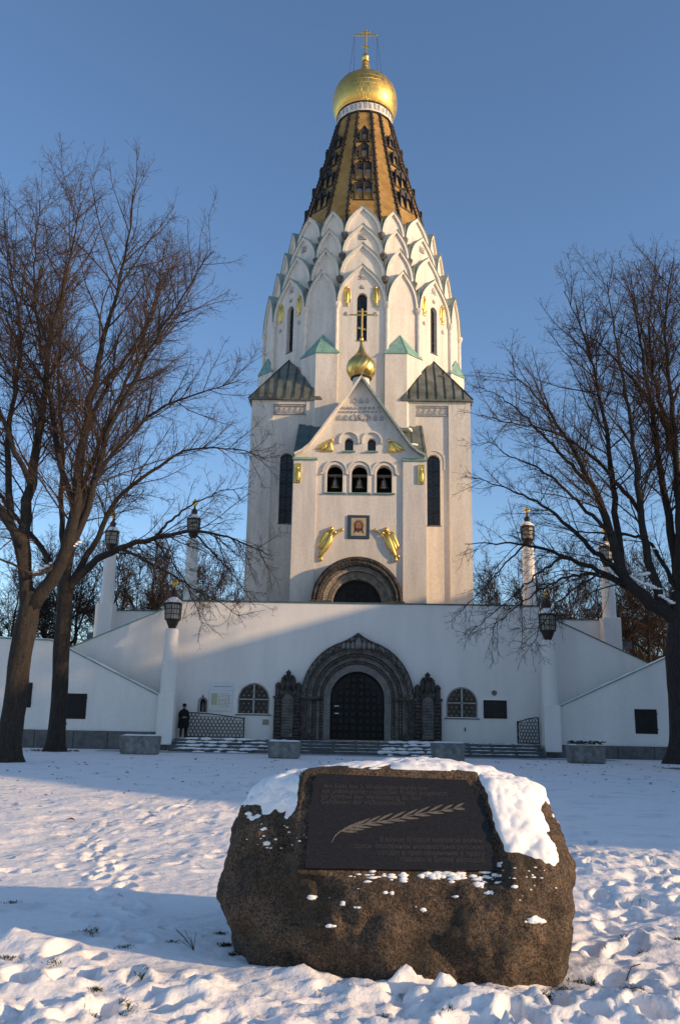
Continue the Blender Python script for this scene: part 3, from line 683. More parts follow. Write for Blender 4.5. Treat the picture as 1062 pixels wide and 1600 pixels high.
def church_window(cx, z0, zs, hw, y, parent, bars=5, org=C0):
    wn = MB().prism(arch(cx, z0, zs, hw + .03, 12), y + .3, y + .34).build('window', M['glass'], parent, org=org); own = wn
    if parent is not ch: wn = parent
    b = MB(); b.box(cx - .025, cx + .025, y + .26, y + .3, z0, zs + hw - .02)
    n = bars
    for k in range(1, n): zz = z0 + (zs + hw * .6 - z0) * k / n; b.box(cx - hw, cx + hw, y + .265, y + .3, zz - .025, zz + .025)
    for k in range(int((zs - z0) / .3)):
        for m_ in (-1, 1): b.tube([(cx - m_ * hw, y + .285, z0 + k * .3), (cx + m_ * hw, y + .285, z0 + k * .3 + .6)], .008, 3)
    b.build('lead_bars', M['iron'], wn, org=org)
    MB().bbox(cx - hw - .04, cx + hw + .04, y - .05, y + .3, z0 - .06, z0 - .002, .01).build('sill', M['midstone'], wn, org=org)
    return own
for s in (-1, 1):
    church_window(s * wx, 13.9, 18.2, wh, YB + .13, ch)
    MB().band(archline(s * wx, 17.6, 18.2, wh + .34, 16), archline(s * wx, 17.6, 18.2, wh + .24, 16), YB + .09, YB + .14).build('hood_mould', M['trim'], ch)
# corner roofs: old copper with standing seams
cr_ = MB(); ov = .16; E1 = (2.62, YB - ov - .06, ZE + .02); E2 = (A + ov, YB - ov - .06, ZE + .02); AP = (4.92, CY - 4.92, 26.15); E3 = (A + ov, CY - 2.55, ZE + .02)
dn = lambda p: (p[0], p[1], p[2] - .09)
def onch(x):
    t_ = (x - E1[0]) / (AP[0] - E1[0]); return (x, CY - (10.385 - x) - .05, E1[2] + (AP[2] - E1[2]) * t_ - .2)
MA, MC = onch(3.15), onch(3.9); mir = lambda p: (CY - p[1], CY - p[0], p[2])
cr_.add([E1, E2, E3, AP, dn(E1), dn(E2), dn(E3), (4.92, CY - 4.92, ZE), MA, MC, mir(MA), mir(MC)], [(0, 1, 8), (8, 1, 9), (9, 1, 3), (1, 2, 10), (1, 10, 11), (1, 11, 3), (0, 4, 5, 1), (1, 5, 6, 2), (4, 7, 5), (5, 7, 6)])
sm_ = MB()
def lerpx(p, q, x): t_ = (x - p[0]) / (q[0] - p[0]); return tuple(p[i] + (q[i] - p[i]) * t_ for i in range(3))
for k in range(1, 8):
    bx_ = E1[0] + (E2[0] - E1[0]) * k / 8; pts = [(bx_, E1[1], E1[2])]
    if bx_ > MA[0]: pts.append(lerpx(MA, E2, bx_))
    if bx_ > MC[0]: pts.append(lerpx(MC, E2, bx_))
    for p, q in ((E1, MA), (MA, MC), (MC, AP), (AP, E2)):
        if p[0] <= bx_ <= q[0]: pts.append(lerpx(p, q, bx_))
    pts = [(p[0], p[1] - .02, p[2] + .03) for p in pts]
    sm_.tube(pts, .035, 4); sm_.tube([mir(p) for p in pts], .035, 4)
sm_.tube([(E2[0], E2[1], E2[2] + .02), AP], .05, 4); sm_.tube([E1, MA, MC, AP], .04, 4)
M['seam'] = mat('roof_seam_metal', (.045, .046, .037), .6, .2, 3)
seam_me = sm_.mesh('roof_seam', M['seam'], C0)
lift = MB()
for (fx, fz) in ((.45, .3), (.62, .55)):
    lift.bbox(AP[0] - .25 + fx, AP[0] + fx, E1[1] + 2.4 * fz - .1, E1[1] + 2.4 * fz + .1, ZE + 3.85 * fz, ZE + 3.85 * fz + .16, .03)
cb(cr_, 'corner_roof', 'copper', rots=(0, 90, 180, 270), subs=(('roof_seam', seam_me), ('roof_hatch', lift.mesh('roof_hatch', M['copper'], C0))))
# octagon corner piers with verdigris caps
for s in (-1, 1):
    h = 7.34; vx = h * math.tan(R(22.5)); c45 = math.cos(R(45))
    p0 = (s * 1.58, CY - h); p1 = (s * vx, CY - h); ang = R(45)
    q_ = lambda lx: (s * (h * c45 - lx * c45), CY - (h * c45 + lx * c45))
    p2 = q_(1.58); inn = (s * 6.6 * math.sin(R(22.5)), CY - 6.6 * math.cos(R(22.5)))
    ring = [p0, p1, p2, inn]
    b = MB().add([(x, y, CZ) for x, y in ring] + [(x, y, 25.55) for x, y in ring], [(0, 1, 5, 4), (1, 2, 6, 5), (2, 3, 7, 6), (3, 0, 4, 7), (4, 5, 6, 7)])
    cc = (sum(p[0] for p in ring) / 4, sum(p[1] for p in ring) / 4); g_ = 1.10
    rr = [(cc[0] + (p[0] - cc[0]) * g_, cc[1] + (p[1] - cc[1]) * g_, 25.56) for p in ring]
    ap = (s * 7.28 * math.sin(R(21.0)), CY - 7.28 * math.cos(R(21.0)), 27.15)
    rf = MB().add(rr + [(p[0], p[1], 25.62) for p in rr] + [ap], [(0, 1, 5, 4), (1, 2, 6, 5), (2, 3, 7, 6), (3, 0, 4, 7), (4, 5, 8), (5, 6, 8), (6, 7, 8), (7, 4, 8), (3, 2, 1, 0)])
    hip = MB().tube([(rr[1][0], rr[1][1], 25.64), ap], .03, 4)
    cb(b, 'corner_pier', 'plaster', rots=(0, 90, 180, 270), subs=(('pier_roof', rf.mesh('pier_roof', M['verdigris'], C0)), ('roof_ridge', hip.mesh('roof_ridge', M['verdigris'], C0))))
# drum and four tiers of ogee gables
AW, AN = 13.3, 9.2
TIERS = [(7.38, 29.35, 32.2, 22.0), (6.82, 31.6, 34.15, 30.0), (6.27, 33.65, 35.95, 32.2), (5.72, 35.6, 37.75, 34.2)]
OG = [(1, 0), (.988, .10), (.95, .22), (.885, .345), (.785, .475), (.66, .59), (.52, .69), (.38, .775), (.25, .845), (.14, .905), (.06, .958), (0, 1.0)]
def ogee(wd, zs, zp, inset=0.0):
    h = zp - zs; r_ = [((wd - inset) * a, zs + (h - inset * 1.25) * c) for a, c in OG]
    return r_ + [(-x, z) for x, z in reversed(r_[:-1])]
wide_faces = [45 * k for k in range(8)]; narrow_faces = [45 * k + 22.5 for k in range(8)]
gold_wing = {}
for ti, (RR, zc, zp, zb) in enumerate(TIERS):
    for kind, half, rots in (('wide', AW, wide_faces), ('narrow', AN, narrow_faces)):
        wd = RR * math.sin(R(half)); ap_ = RR * math.cos(R(half)); yf = CY - ap_
        zpk = zp if kind == 'wide' else zp - .22; zcc = zc
        pts = ogee(wd - .012, zcc, zpk)
        outline = [(wd - .012, zb)] + pts + [(-wd + .012, zb)]
        hs = [arch(0, 26.6, 29.75, .34, 12)] if (ti == 0 and kind == 'wide') else []
        body = MB().prism(outline, yf + .06, yf + .75, hs).mesh('gable_arch', M['plaster'], C0)
        rim = MB().band(ogee(wd - .012, zcc, zpk), ogee(wd, zcc, zpk, .20), yf - .10, yf + .055).mesh('arch_rim', M['trim'], C0)
        zs_ = ogee(wd - .012, zcc, zpk)
        fl = MB().band([(x * 1.012, z + .045) for x, z in zs_], [(x, z + .004) for x, z in zs_], yf - .16, yf + .85).mesh('flashing', M['flashing'], C0)
        name = 'drum_wall' if ti == 0 else 'gable_arch'
        for r_ in rots:
            o = put(name, body, ch, rz=R(r_)); put('arch_rim', rim, o); put('flashing', fl, o)
            if ti == 0 and kind == 'wide':
                wn = church_window(0, 26.6, 29.75, .34, yf + .06, o, 4)
    # corbels and colonnettes at the arrises
    vert = [a for k in range(8) for a in (45 * k - AW, 45 * k + AW)]
    co = MB().lathe([(.10, zc - .52), (.17, zc - .42), (.25, zc - .2), (.27, zc - .1), (.22, zc - .02), (.12, zc + .02)], 8, (0, CY - RR - .01)).mesh('corbel', M['midstone' if ti else 'trim'], C0, smooth=40)
    pend = MB().box(-.045, .045, CY - RR - .06, CY - RR + .2, zc, zc + (zp - zc) * .52).mesh('downpipe', M['copper'], C0)
    coln = MB().lathe([(.13, 22.2), (.13, zc - .5)], 8, (0, CY - RR)).mesh('colonnette', M['trim'], C0, smooth=40) if ti == 0 else None
    for a in vert:
        o = put('corbel', co, ch, rz=R(a)); put('downpipe', pend, o)
        if coln: put('colonnette', coln, ch, rz=R(a))
    # sloping roof in the valleys up to the next tier
    nxt = TIERS[ti + 1][0] if ti < 3 else 5.35
    vs = []; fs = []
    for rr2, zz in ((RR - .64, zc + .05), ((nxt - .4, zc + 1.9) if ti < 3 else (4.75, 37.3))):
        for a in vert: vs.append((rr2 * math.sin(R(a)), CY - rr2 * math.cos(R(a)), zz))
    for k in range(16): j = (k + 1) % 16; fs.append((k, j, 16 + j, 16 + k))
    MB().add(vs, fs).build('valley_roof', M['verdigris'], ch)
# small stone emblems and gilded angels on the wide faces
yf0 = CY - 7.38 * math.cos(R(AW)) + .06
def angel_small(b, cx, z, s, y, m_):
    S = lambda q: [(cx + m_ * p[0] * s * .85, z + p[1] * s) for p in q]
    b.relief(S([(-.05, 0), (.14, .02), (.17, .35), (.15, .75), (.06, 1.02), (-.06, 1.0), (-.10, .6)]), .12, y)
    b.relief(S([(.14, .3), (.28, .2), (.33, .6), (.30, 1.0), (.18, 1.22), (.12, .95)]), .08, y); b.relief(S([(-.06, .45), (-.20, .15), (-.26, .55), (-.20, 1.0), (-.08, 1.18)]), .07, y)
    b.relief([(cx + m_ * .02 * s + .09 * s * math.cos(q * math.pi / 4), z + s * 1.13 + .11 * s * math.sin(q * math.pi / 4)) for q in range(8)], .13, y)
    b.relief(S([(-.12, -.1), (.2, -.1), (.16, .04), (-.06, .04)]), .1, y)
b = MB(); angel_small(b, -1.0, 29.2, 1.12, yf0, -1); ang1 = b.mesh('gilded_angel', M['goldrelief'], C0, smooth=60)
b = MB(); angel_small(b, .9, 29.2, 1.12, yf0, 1); ang2 = b.mesh('gilded_angel', M['goldrelief'], C0, smooth=60)
b = MB()
for x, z, s in ((0, 31.35, 1.0), (0, 30.55, .6), (-1.05, 28.55, .6), (.95, 28.55, .6)):
    b.relief([(x + .26 * s * math.cos(q * math.pi / 5) * (1 if q % 2 else .7), z + .26 * s * math.sin(q * math.pi / 5) * (1 if q % 2 else .7)) for q in range(10)], .07, yf0); b.bbox(x - .28 * s, x + .28 * s, yf0 - .03, yf0 + .01, z - .27 * s, z - .2 * s, .01)
emb = b.mesh('stone_emblem', M['weathered_shade'], C0)
for r_ in wide_faces:
    put('gilded_angel', ang1, ch, rz=R(r_)); put('gilded_angel', ang2, ch, rz=R(r_)); tag(put('stone_emblem', emb, ch, rz=R(r_)), kind='stuff')
yf2 = CY - 6.27 * math.cos(R(AW)) + .06
cb(MB().bbox(-.26, .26, yf2 - .06, yf2 + .01, 34.75, 35.2, .03).relief([(.16 * math.cos(q * .785), 34.97 + .14 * math.sin(q * .785)) for q in range(8)], .06, yf2 - .06), 'stone_emblem', 'weathered_shade', rots=wide_faces)
# spire
SP = [(5.22, 36.9), (4.92, 38.0), (4.46, 39.6), (3.74, 42.2), (3.14, 44.5), (2.64, 46.5), (2.30, 47.9), (2.22, 48.2)]
vs = []; fs = []
for rr2, zz in SP:
    for a in vert: vs.append((rr2 * math.sin(R(a)), CY - rr2 * math.cos(R(a)), zz))
for i in range(len(SP) - 1):
    for k in range(16): j = (k + 1) % 16; fs.append((i*16+k, i*16+j, i*16+16+j, i*16+16+k))
MB().add(vs, fs).build('spire_roof', M['ochre'], ch)
SPR = lambda z: float(np.interp(z, [q[1] for q in SP], [q[0] for q in SP]))
b = MB(); b.tube([(0, CY - r_ - .02, z) for r_, z in SP], .105, 5)
for k in range(34):
    z = 37.3 + k * .325; r_ = SPR(z); b.blob((0, CY - r_ - .09, z), (.125, .085, .11), 6, 3)
    if k % 2: b.box(-.17, .17, CY - r_ - .06, CY - r_ + .04, z + .1, z + .17)
cb(b, 'spire_rib', 'bronze', rots=vert)
def lucarne(zc_, wd, hgt, dbl):
    ap_ = lambda z: CY - SPR(z) * math.cos(R(AW))
    y0 = ap_(zc_) - .20; n_ = 2 if dbl else 1; fr_ = MB(); pa = MB(); sn = MB()
    z0 = zc_ - hgt / 2; zt = zc_ + hgt / 2
    if dbl: outl = [(wd, z0), (wd, zt - .42), (wd * .62, zt - .12), (wd * .5, zt - .05), (wd * .3, zt - .16), (0, zt + .14), (-wd * .3, zt - .16), (-wd * .5, zt - .05), (-wd * .62, zt - .12), (-wd, zt - .42), (-wd, z0)]
    else: outl = [(wd, z0), (wd, zt - .40), (wd * .6, zt - .18), (0, zt + .12), (-wd * .6, zt - .18), (-wd, zt - .40), (-wd, z0)]
    hs = []
    for k in range(n_):
        cx = 0 if n_ == 1 else (-.5 + k) * wd * .98; hs.append(arch(cx, z0 + .16, z0 + hgt * .5, wd * (.36 if dbl else .52), 8))
    fr_.prism(outl, y0, y0 + .12, hs)
    for s in (-1, 1): fr_.box(*sorted((s * wd, s * (wd - .08))), y0 + .11, ap_(zt - .3) + .2, z0 + .02, zt - .42)
    fr_.box(-wd - .1, wd + .1, y0 - .1, y0 + .3, z0 - .1, z0 - .003)
    for s in ((-1, 0, 1) if dbl else (-1, 1)): fr_.tube([(s * wd * .98, y0 - .05, z0), (s * wd * .98, y0 - .05, zt - .4)], .06, 5); fr_.blob((s * wd * .98, y0 - .05, zt - .34), (.09, .08, .09), 6, 3)
    fr_.blob((0, y0 + .04, zt + .16), (.07, .06, .10), 6, 3)
    for s in (-1, 1): fr_.blob((s * (wd + .13), y0 + .12, z0 + .3), (.08, .07, .14), 6, 3); fr_.blob((s * (wd + .12), y0 + .15, z0 + .7), (.06, .07, .12), 6, 3)
    fr_.tube([(wd * 1.05, y0 - .03, zt - .42)] + [(x, y0 - .03, z + .02) for x, z in outl[2:-2]] + [(-wd * 1.05, y0 - .03, zt - .42)], .055, 4)
    pa.prism([(wd - .09, z0 + .05), (wd - .09, zt - .42), (0, zt - .15), (-wd + .09, zt - .42), (-wd + .09, z0 + .05)], y0 + .10 + .08, y0 + .10 + .12)
    sn.box(-wd - .06, wd + .06, y0 - .06, y0 + .0, z0 + .001, z0 + .025)
    # roof back to the spire
    fr_.add([(-wd, y0 + .12, zt - .42), (0, y0 + .12, zt + .1), (wd, y0 + .12, zt - .42), (-wd, ap_(zt) + .3, zt - .42), (0, ap_(zt) + .3, zt + .1), (wd, ap_(zt) + .3, zt - .42)], [(0, 1, 4, 3), (1, 2, 5, 4)])
    cb(fr_, 'lucarne', 'bronze', rots=wide_faces, subs=(('lucarne_pane', pa.mesh('lucarne_pane', M['paleglass'], C0)), ('lucarne_snow', sn.mesh('lucarne_snow', M['snowcap'], C0))))
def zface(py):
    z = 42.
    for _ in range(40): z = .5 * z + .5 * at(567, py, CY - SPR(z) * math.cos(R(AW)) - .2)[1]
    return z
for pyt, pyb, wd, dbl in ((283, 309, .66, True), (253, 278, .62, True), (225, 245, .37, False), (201, 218, .33, False)):
    zt_, zb_ = zface(pyt), zface(pyb); lucarne((zt_ + zb_) / 2, wd, (zt_ - zb_), dbl)
# white inscription band, collar, dome
MB().lathe([(2.26, 48.16), (2.32, 48.22), (2.32, 48.30), (2.24, 48.34)], 16, (0, CY), R(9.2)).build('collar', M['bronze'], ch)
MB().lathe([(2.24, 48.3), (2.22, 49.2)], 48, (0, CY)).build('inscription_band', M['trim'], ch, smooth=40)
b = MB(); q = random.Random(2)
for k in range(36):
    a = 2 * math.pi * k / 36 + q.random() * .05; r_ = 2.23; ux, uy = math.sin(a), -math.cos(a)
    for j in range(2):
        aa = a + (j - .5) * .055; h = .34 + .3 * q.random(); z0 = 48.45 + .1 * q.random(); wd = .045
        P = lambda d, da, z: (math.sin(aa + da) * (r_ + d), CY - math.cos(aa + da) * (r_ + d), z)
        sk = (q.random() - .5) * .05
        b.add([P(.03, -.016, z0), P(.03, .016, z0), P(.03, .016 + sk, z0 + h), P(.03, -.016 + sk, z0 + h), P(-.02, -.016, z0), P(-.02, .016, z0), P(-.02, .016 + sk, z0 + h), P(-.02, -.016 + sk, z0 + h)], [(0, 1, 2, 3), (0, 4, 5, 1), (1, 5, 6, 2), (2, 6, 7, 3), (3, 7, 4, 0)])
tag(b.build('relief_lettering', M['weathered_shade'], ch), kind='stuff')
# gold-leaf dome; sheets laid in courses
def gold_sheet_mat():
    m = mat('gold_dome', (.88, .54, .14), .30, .06, 1.5, .12, 6, metal=1); t = m.node_tree; N = t.nodes; L = t.links; b = N['Principled BSDF']
    tc = N.new('ShaderNodeTexCoord'); sp = N.new('ShaderNodeSeparateXYZ'); L.new(tc.outputs['Object'], sp.inputs[0])
    at2 = N.new('ShaderNodeMath'); at2.operation = 'ARCTAN2'; L.new(sp.outputs[0], at2.inputs[0]); L.new(sp.outputs[1], at2.inputs[1])
    mu = N.new('ShaderNodeMath'); mu.operation = 'MULTIPLY'; mu.inputs[1].default_value = 5.2; L.new(at2.outputs[0], mu.inputs[0])
    cm = N.new('ShaderNodeCombineXYZ'); L.new(mu.outputs[0], cm.inputs[0]); L.new(sp.outputs[2], cm.inputs[1])
    br = N.new('ShaderNodeTexBrick'); br.inputs['Scale'].default_value = 1.0; br.inputs['Brick Width'].default_value = .62; br.inputs['Row Height'].default_value = .42; br.inputs['Mortar Size'].default_value = .012
    br.inputs['Color1'].default_value = (.45, .45, .45, 1); br.inputs['Color2'].default_value = (.62, .62, .62, 1); br.inputs['Mortar'].default_value = (.2, .2, .2, 1); L.new(cm.outputs[0], br.inputs[0])
    bp = N.new('ShaderNodeBump'); bp.inputs['Strength'].default_value = .55; bp.inputs['Distance'].default_value = .05; L.new(br.outputs[0], bp.inputs['Height'])
    old = b.inputs['Normal'].links[0].from_node; L.new(bp.outputs[0], old.inputs['Normal'])
    mr = N.new('ShaderNodeMapRange'); mr.inputs[1].default_value = .2; mr.inputs[2].default_value = .7; mr.inputs[3].default_value = .60; mr.inputs[4].default_value = .26; L.new(br.outputs[0], mr.inputs[0]); L.new(mr.outputs[0], b.inputs['Roughness'])
    return m
M['dome'] = gold_sheet_mat()
DP = [(2.05, 48.95), (2.22, 49.1), (2.42, 49.4), (2.54, 49.75), (2.61, 50.1), (2.63, 50.5), (2.61, 50.9), (2.53, 51.35), (2.36, 51.8), (2.1, 52.2), (1.72, 52.55), (1.3, 52.83), (.92, 53.05), (.66, 53.28), (.48, 53.58), (.37, 53.95), (.30, 54.35), (.26, 54.75)]
dm = MB().lathe(DP, 64, (0, CY)).build('dome', M['dome'], ch, smooth=True)
MB().lathe([(2.25, 49.06), (2.30, 49.11), (2.29, 49.18), (2.24, 49.2)], 48, (0, CY)).build('dome_ring', M['bronze'], dm, smooth=40)
MB().lathe([(.29, 54.66), (.31, 54.72), (.22, 54.78), (.27, 54.88), (.32, 55.05), (.26, 55.25), (.12, 55.36), (.10, 55.45)], 16, (0, CY)).build('orb', M['gold'], dm, smooth=60)
def cross(b, cx, y, z0, z1, bw, t):
    H_ = z1 - z0; b.bbox(cx - t, cx + t, y - t, y + t, z0, z1, t * .3)
    b.bbox(cx - bw, cx + bw, y - t * .8, y + t * .8, z0 + H_ * .76, z0 + H_ * .76 + 2 * t, t * .3)
    b.bbox(cx - bw * .36, cx + bw * .36, y - t * .8, y + t * .8, z0 + H_ * .88, z0 + H_ * .88 + 1.8 * t, t * .3)
    zz = z0 + H_ * .3; s = .3
    b.add([(cx - bw * s, y - t * .8, zz + t), (cx + bw * s, y - t * .8, zz - 1.5 * t), (cx + bw * s, y - t * .8, zz + .3 * t), (cx - bw * s, y - t * .8, zz + 2.8 * t), (cx - bw * s, y + t * .8, zz + t), (cx + bw * s, y + t * .8, zz - 1.5 * t), (cx + bw * s, y + t * .8, zz + .3 * t), (cx - bw * s, y + t * .8, zz + 2.8 * t)], [(0, 1, 2, 3), (7, 6, 5, 4), (0, 4, 5, 1), (1, 5, 6, 2), (2, 6, 7, 3), (3, 7, 4, 0)])
b = MB(); cross(b, 0, CY, 55.35, 57.75, .98, .075); crs = b.build('cross', M['gold'], ch)
b = MB()
for s in (-1, 1):
    for (x1, z1, y1) in ((s * 1.35, 52.85, CY - .6), (s * .95, 53.0, CY + .5)):
        pts = [(s * .93 + (x1 - s * .93) * k / 12, CY + (y1 - CY) * k / 12, 57.15 + (z1 - 57.15) * k / 12 - .12 * math.sin(math.pi * k / 12)) for k in range(13)]
        b.tube(pts, .012, 3)
        for p in pts[1:-1]: b.blob(p, (.03, .03, .05), 4, 3)
b.build('chain', M['bronze'], crs)

# ------------------------------------------------------------------ gabled front
VY = 51.0; ve = 17.35
gab = [(3.98, ve), (3.55, 17.58), (3.08, 17.98), (0.02, 22.42), (-3.08, 17.98), (-3.55, 17.58), (-4.0, ve)]
outl = [(3.98, CZ)] + gab + [(-4.0, CZ)]
BELL = [(-1.505, .475), (-.015, .475), (1.48, .46)]; SMW = [(-.68, .26), (.705, .25)]
hs = [arch(c, 15.0, 16.28, w_, 12) for c, w_ in BELL] + [arch(c, 17.63, 18.22, w_, 10) for c, w_ in SMW] + [arch(-.06, CZ + .05, 8.3, 2.12, 20)]
gw = MB().prism(outl, VY + .14, VY + .62, hs).build('gable_wall', M['plaster'], ch)
for s, xo, xi in ((-1, 4.0, 2.62), (1, 3.98, 2.60)):
    MB().box(*sorted((s * xo, s * xi)), VY, VY + .138, CZ, 17.02).build('pilaster', M['plaster'], ch)
    x0, x1 = sorted((s * (xo + .08), s * (xi - .05)))
    MB().add([(x0, VY - .1, 17.03), (x1, VY - .1, 17.03), (x1, VY + .139, 17.22), (x0, VY + .139, 17.22), (x0, VY - .1, 17.0), (x1, VY - .1, 17.0), (x1, VY + .139, 17.0), (x0, VY + .139, 17.0)], [(0, 1, 2, 3), (4, 5, 1, 0), (5, 6, 2, 1), (7, 4, 0, 3), (4, 7, 6, 5)]).build('pilaster_cap', M['verdigris'], ch)
    MB().box(*sorted((s * xo - s * .001, s * (xo - .45))), VY + .621, YB + .1, CZ, ve - .1).build('side_wall', M['plaster'], ch)
# shed roof behind the gable and the ridge roof
for s in (-1, 1):
    MB().add([(s * 4.12, VY + .5, ve), (s * .3, VY + .5, ve), (s * .3, YB + .1, 20.6), (s * 4.05, YB + .1, 20.6), (s * 4.12, VY + .5, ve - .08), (s * .3, VY + .5, ve - .08), (s * .3, YB + .1, 20.5), (s * 4.05, YB + .1, 20.5)], [(0, 1, 2, 3), (4, 7, 6, 5), (0, 3, 7, 4), (0, 4, 5, 1), (3, 2, 6, 7)]).build('shed_roof', M['tealcopper' if s < 0 else 'copper'], ch)
    b = MB()
    for x in (2.6, 3.3, 3.95): b.tube([(s * x, VY + .6, ve + .1), (s * x, YB + .1, 20.63)], .03, 4)
    b.build('roof_seam', M['tealcopper' if s < 0 else 'copper'], ch)
    g2 = [p for p in gab if p[0] * s >= 0]; g2 = sorted(g2, key=lambda p: abs(p[0]))
    if abs(g2[0][0]) > .01 and s < 0: g2 = [(.02, 22.42)] + g2
    top = [(p[0] + s * .03, p[1] + .10) for p in g2]; low = [(p[0] - s * 0.0, p[1] + .012) for p in g2]
    MB().band(top, low, VY + .1, YB + .3).build('ridge_roof', M['tealcopper'], ch)
    # raking cornice standing proud
    inn = [(p[0] - s * .06, p[1] - .10) for p in g2]; inn[0] = (0.02 + s * .002, 22.42 - .2)
    l2 = [(p[0], p[1] + .008) for p in g2]; l2[0] = (0.02 + s * .002, l2[0][1])
    MB().band(l2, inn, VY - .34, VY + .137).build('raking_cornice', M['trim' if s < 0 else 'flashing'], ch)
MB().blob((2.9, VY + .9, 18.3), (.7, .35, .08), 10, 4, .4).blob((3.1, YB - .5, 20.0), (.25, .8, .1), 10, 4, .4).build('roof_snow', M['snowcap'], ch, smooth=True)
# near-black box that paints the dark interior behind the bells
MB().box(-2.6, 2.6, VY + 2.2, VY + 2.3, 14.7, 18.8).box(-2.6, 2.6, VY + .63, VY + 2.2, 14.7, 14.8).box(-2.6, 2.6, VY + .63, VY + 2.2, 18.72, 18.8).box(-2.62, -2.6, VY + .63, VY + 2.3, 14.7, 18.8).box(2.6, 2.62, VY + .63, VY + 2.3, 14.7, 18.8).build('belfry_dark_box', M['wood'], ch)
# hood moulds and sills
b = MB()
for c, w_ in BELL: b.band(archline(c, 16.22, 16.3, .745, 18), archline(c, 16.22, 16.3, .66, 18), VY + .02, VY + .139); b.band(archline(c, 15.0, 16.28, w_ + .14, 18), archline(c, 15.0, 16.28, w_ + .002, 18), VY + .08, VY + .139)
for c, w_ in SMW: b.band(archline(c, 18.1, 18.25, .64, 16), archline(c, 18.1, 18.25, .55, 16), VY + .02, VY + .139)
for x in (-2.3, -.76, .73, 2.26): b.bbox(x - .09, x + .09, VY + .0, VY + .139, 16.12, 16.24, .02)
b.build('hood_mould', M['trim'], ch)
for c, w_ in BELL: MB().bbox(c - w_ - .2, c + w_ + .2, VY - .0, VY + .5, 14.93, 14.998, .012).build('sill', M['verdigris'], ch)
for c, w_ in SMW:
    MB().bbox(c - w_ - .14, c + w_ + .14, VY + .0, VY + .5, 17.55, 17.628, .012).build('sill', M['verdigris'], ch)
    MB().prism(arch(c, 17.63, 18.22, w_ + .02, 10), VY + .5, VY + .54).build('window', M['glass'], ch)
# gable ornament: niche rows, a cherub and tooth courses; grey paints in niche shade
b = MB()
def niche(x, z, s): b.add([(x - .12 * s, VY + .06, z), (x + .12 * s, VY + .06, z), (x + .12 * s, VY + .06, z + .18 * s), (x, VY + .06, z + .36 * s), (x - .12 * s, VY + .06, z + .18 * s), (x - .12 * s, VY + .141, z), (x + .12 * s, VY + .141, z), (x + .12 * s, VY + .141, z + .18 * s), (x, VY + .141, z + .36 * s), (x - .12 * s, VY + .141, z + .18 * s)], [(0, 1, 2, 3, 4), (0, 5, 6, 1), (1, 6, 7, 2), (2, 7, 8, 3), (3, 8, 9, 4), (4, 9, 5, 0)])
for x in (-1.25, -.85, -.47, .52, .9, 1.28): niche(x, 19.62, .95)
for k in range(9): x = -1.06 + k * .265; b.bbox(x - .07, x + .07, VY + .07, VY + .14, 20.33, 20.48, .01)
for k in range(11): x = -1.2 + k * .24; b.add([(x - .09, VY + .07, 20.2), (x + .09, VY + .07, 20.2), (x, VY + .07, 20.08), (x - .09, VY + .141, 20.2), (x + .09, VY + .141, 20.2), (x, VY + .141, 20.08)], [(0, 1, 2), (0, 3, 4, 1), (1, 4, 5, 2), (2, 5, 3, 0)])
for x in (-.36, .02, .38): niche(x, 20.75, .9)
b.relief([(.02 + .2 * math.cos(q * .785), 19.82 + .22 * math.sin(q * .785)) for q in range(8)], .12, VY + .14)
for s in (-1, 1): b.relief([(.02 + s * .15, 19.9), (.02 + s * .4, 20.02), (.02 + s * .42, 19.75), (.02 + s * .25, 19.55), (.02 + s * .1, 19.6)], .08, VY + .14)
tag(b.build('gable_ornament', M['weathered_shade'], ch), kind='stuff')
# gilded reliefs: kneeling angels, panels, trumpeting angels
def wing(b, S, pts, d, y):
    b.relief(S(pts), d, y)
for s, cx in ((-1, -2.18), (1, 2.2)):
    b = MB(); S = lambda q: [(cx - s * p[0], 17.55 + p[1]) for p in q]; y = VY + .14
    b.relief(S([(-.05, 0), (.55, .0), (.55, .18), (.48, .5), (.40, .72), (.25, .7), (.12, .35)]), .16, y)
    b.relief(S([(.42, .62), (.52, .62), (.56, .76), (.50, .88), (.40, .86), (.37, .74)]), .16, y)
    b.relief(S([(.35, .75), (.1, .72), (-.25, .5), (-.55, .12), (-.2, .2), (-.02, .2), (.2, .4)]), .12, y)
    b.relief(S([(.2, .5), (-.12, .35), (-.32, .02), (-.05, .08), (.15, .25)]), .15, y)
    for k in range(4): b.tube([(cx - s * (.22 - k * .05), y - .13, 17.55 + .62 - k * .08), (cx - s * (-.38 + k * .06), y - .06, 17.55 + .28 - k * .07)], .02, 4)
    b.build('gilded_angel', M['goldrelief'], ch, smooth=60)
for cx in (-3.75, 3.68):
    pn = MB().bbox(cx - .2, cx + .2, VY - .06, VY - .002, 15.55, 16.75, .02).build('gilded_panel', M['goldrelief'], ch)
    b = MB(); y = VY - .06
    b.relief([(cx - .12, 15.62), (cx + .12, 15.62), (cx + .15, 16.1), (cx + .08, 16.35), (cx - .08, 16.35), (cx - .15, 16.1)], .07, y); b.relief([(cx + .08 * math.cos(q * .785), 16.46 + .1 * math.sin(q * .785)) for q in range(8)], .08, y)
    b.band([(cx - .2, 15.55), (cx - .2, 16.75), (cx + .2, 16.75), (cx + .2, 15.55)], [(cx - .16, 15.6), (cx - .16, 16.7), (cx + .16, 16.7), (cx + .16, 15.6)], y - .03, y + .001)
    b.build('saint_relief', M['goldrelief'], pn, smooth=60)
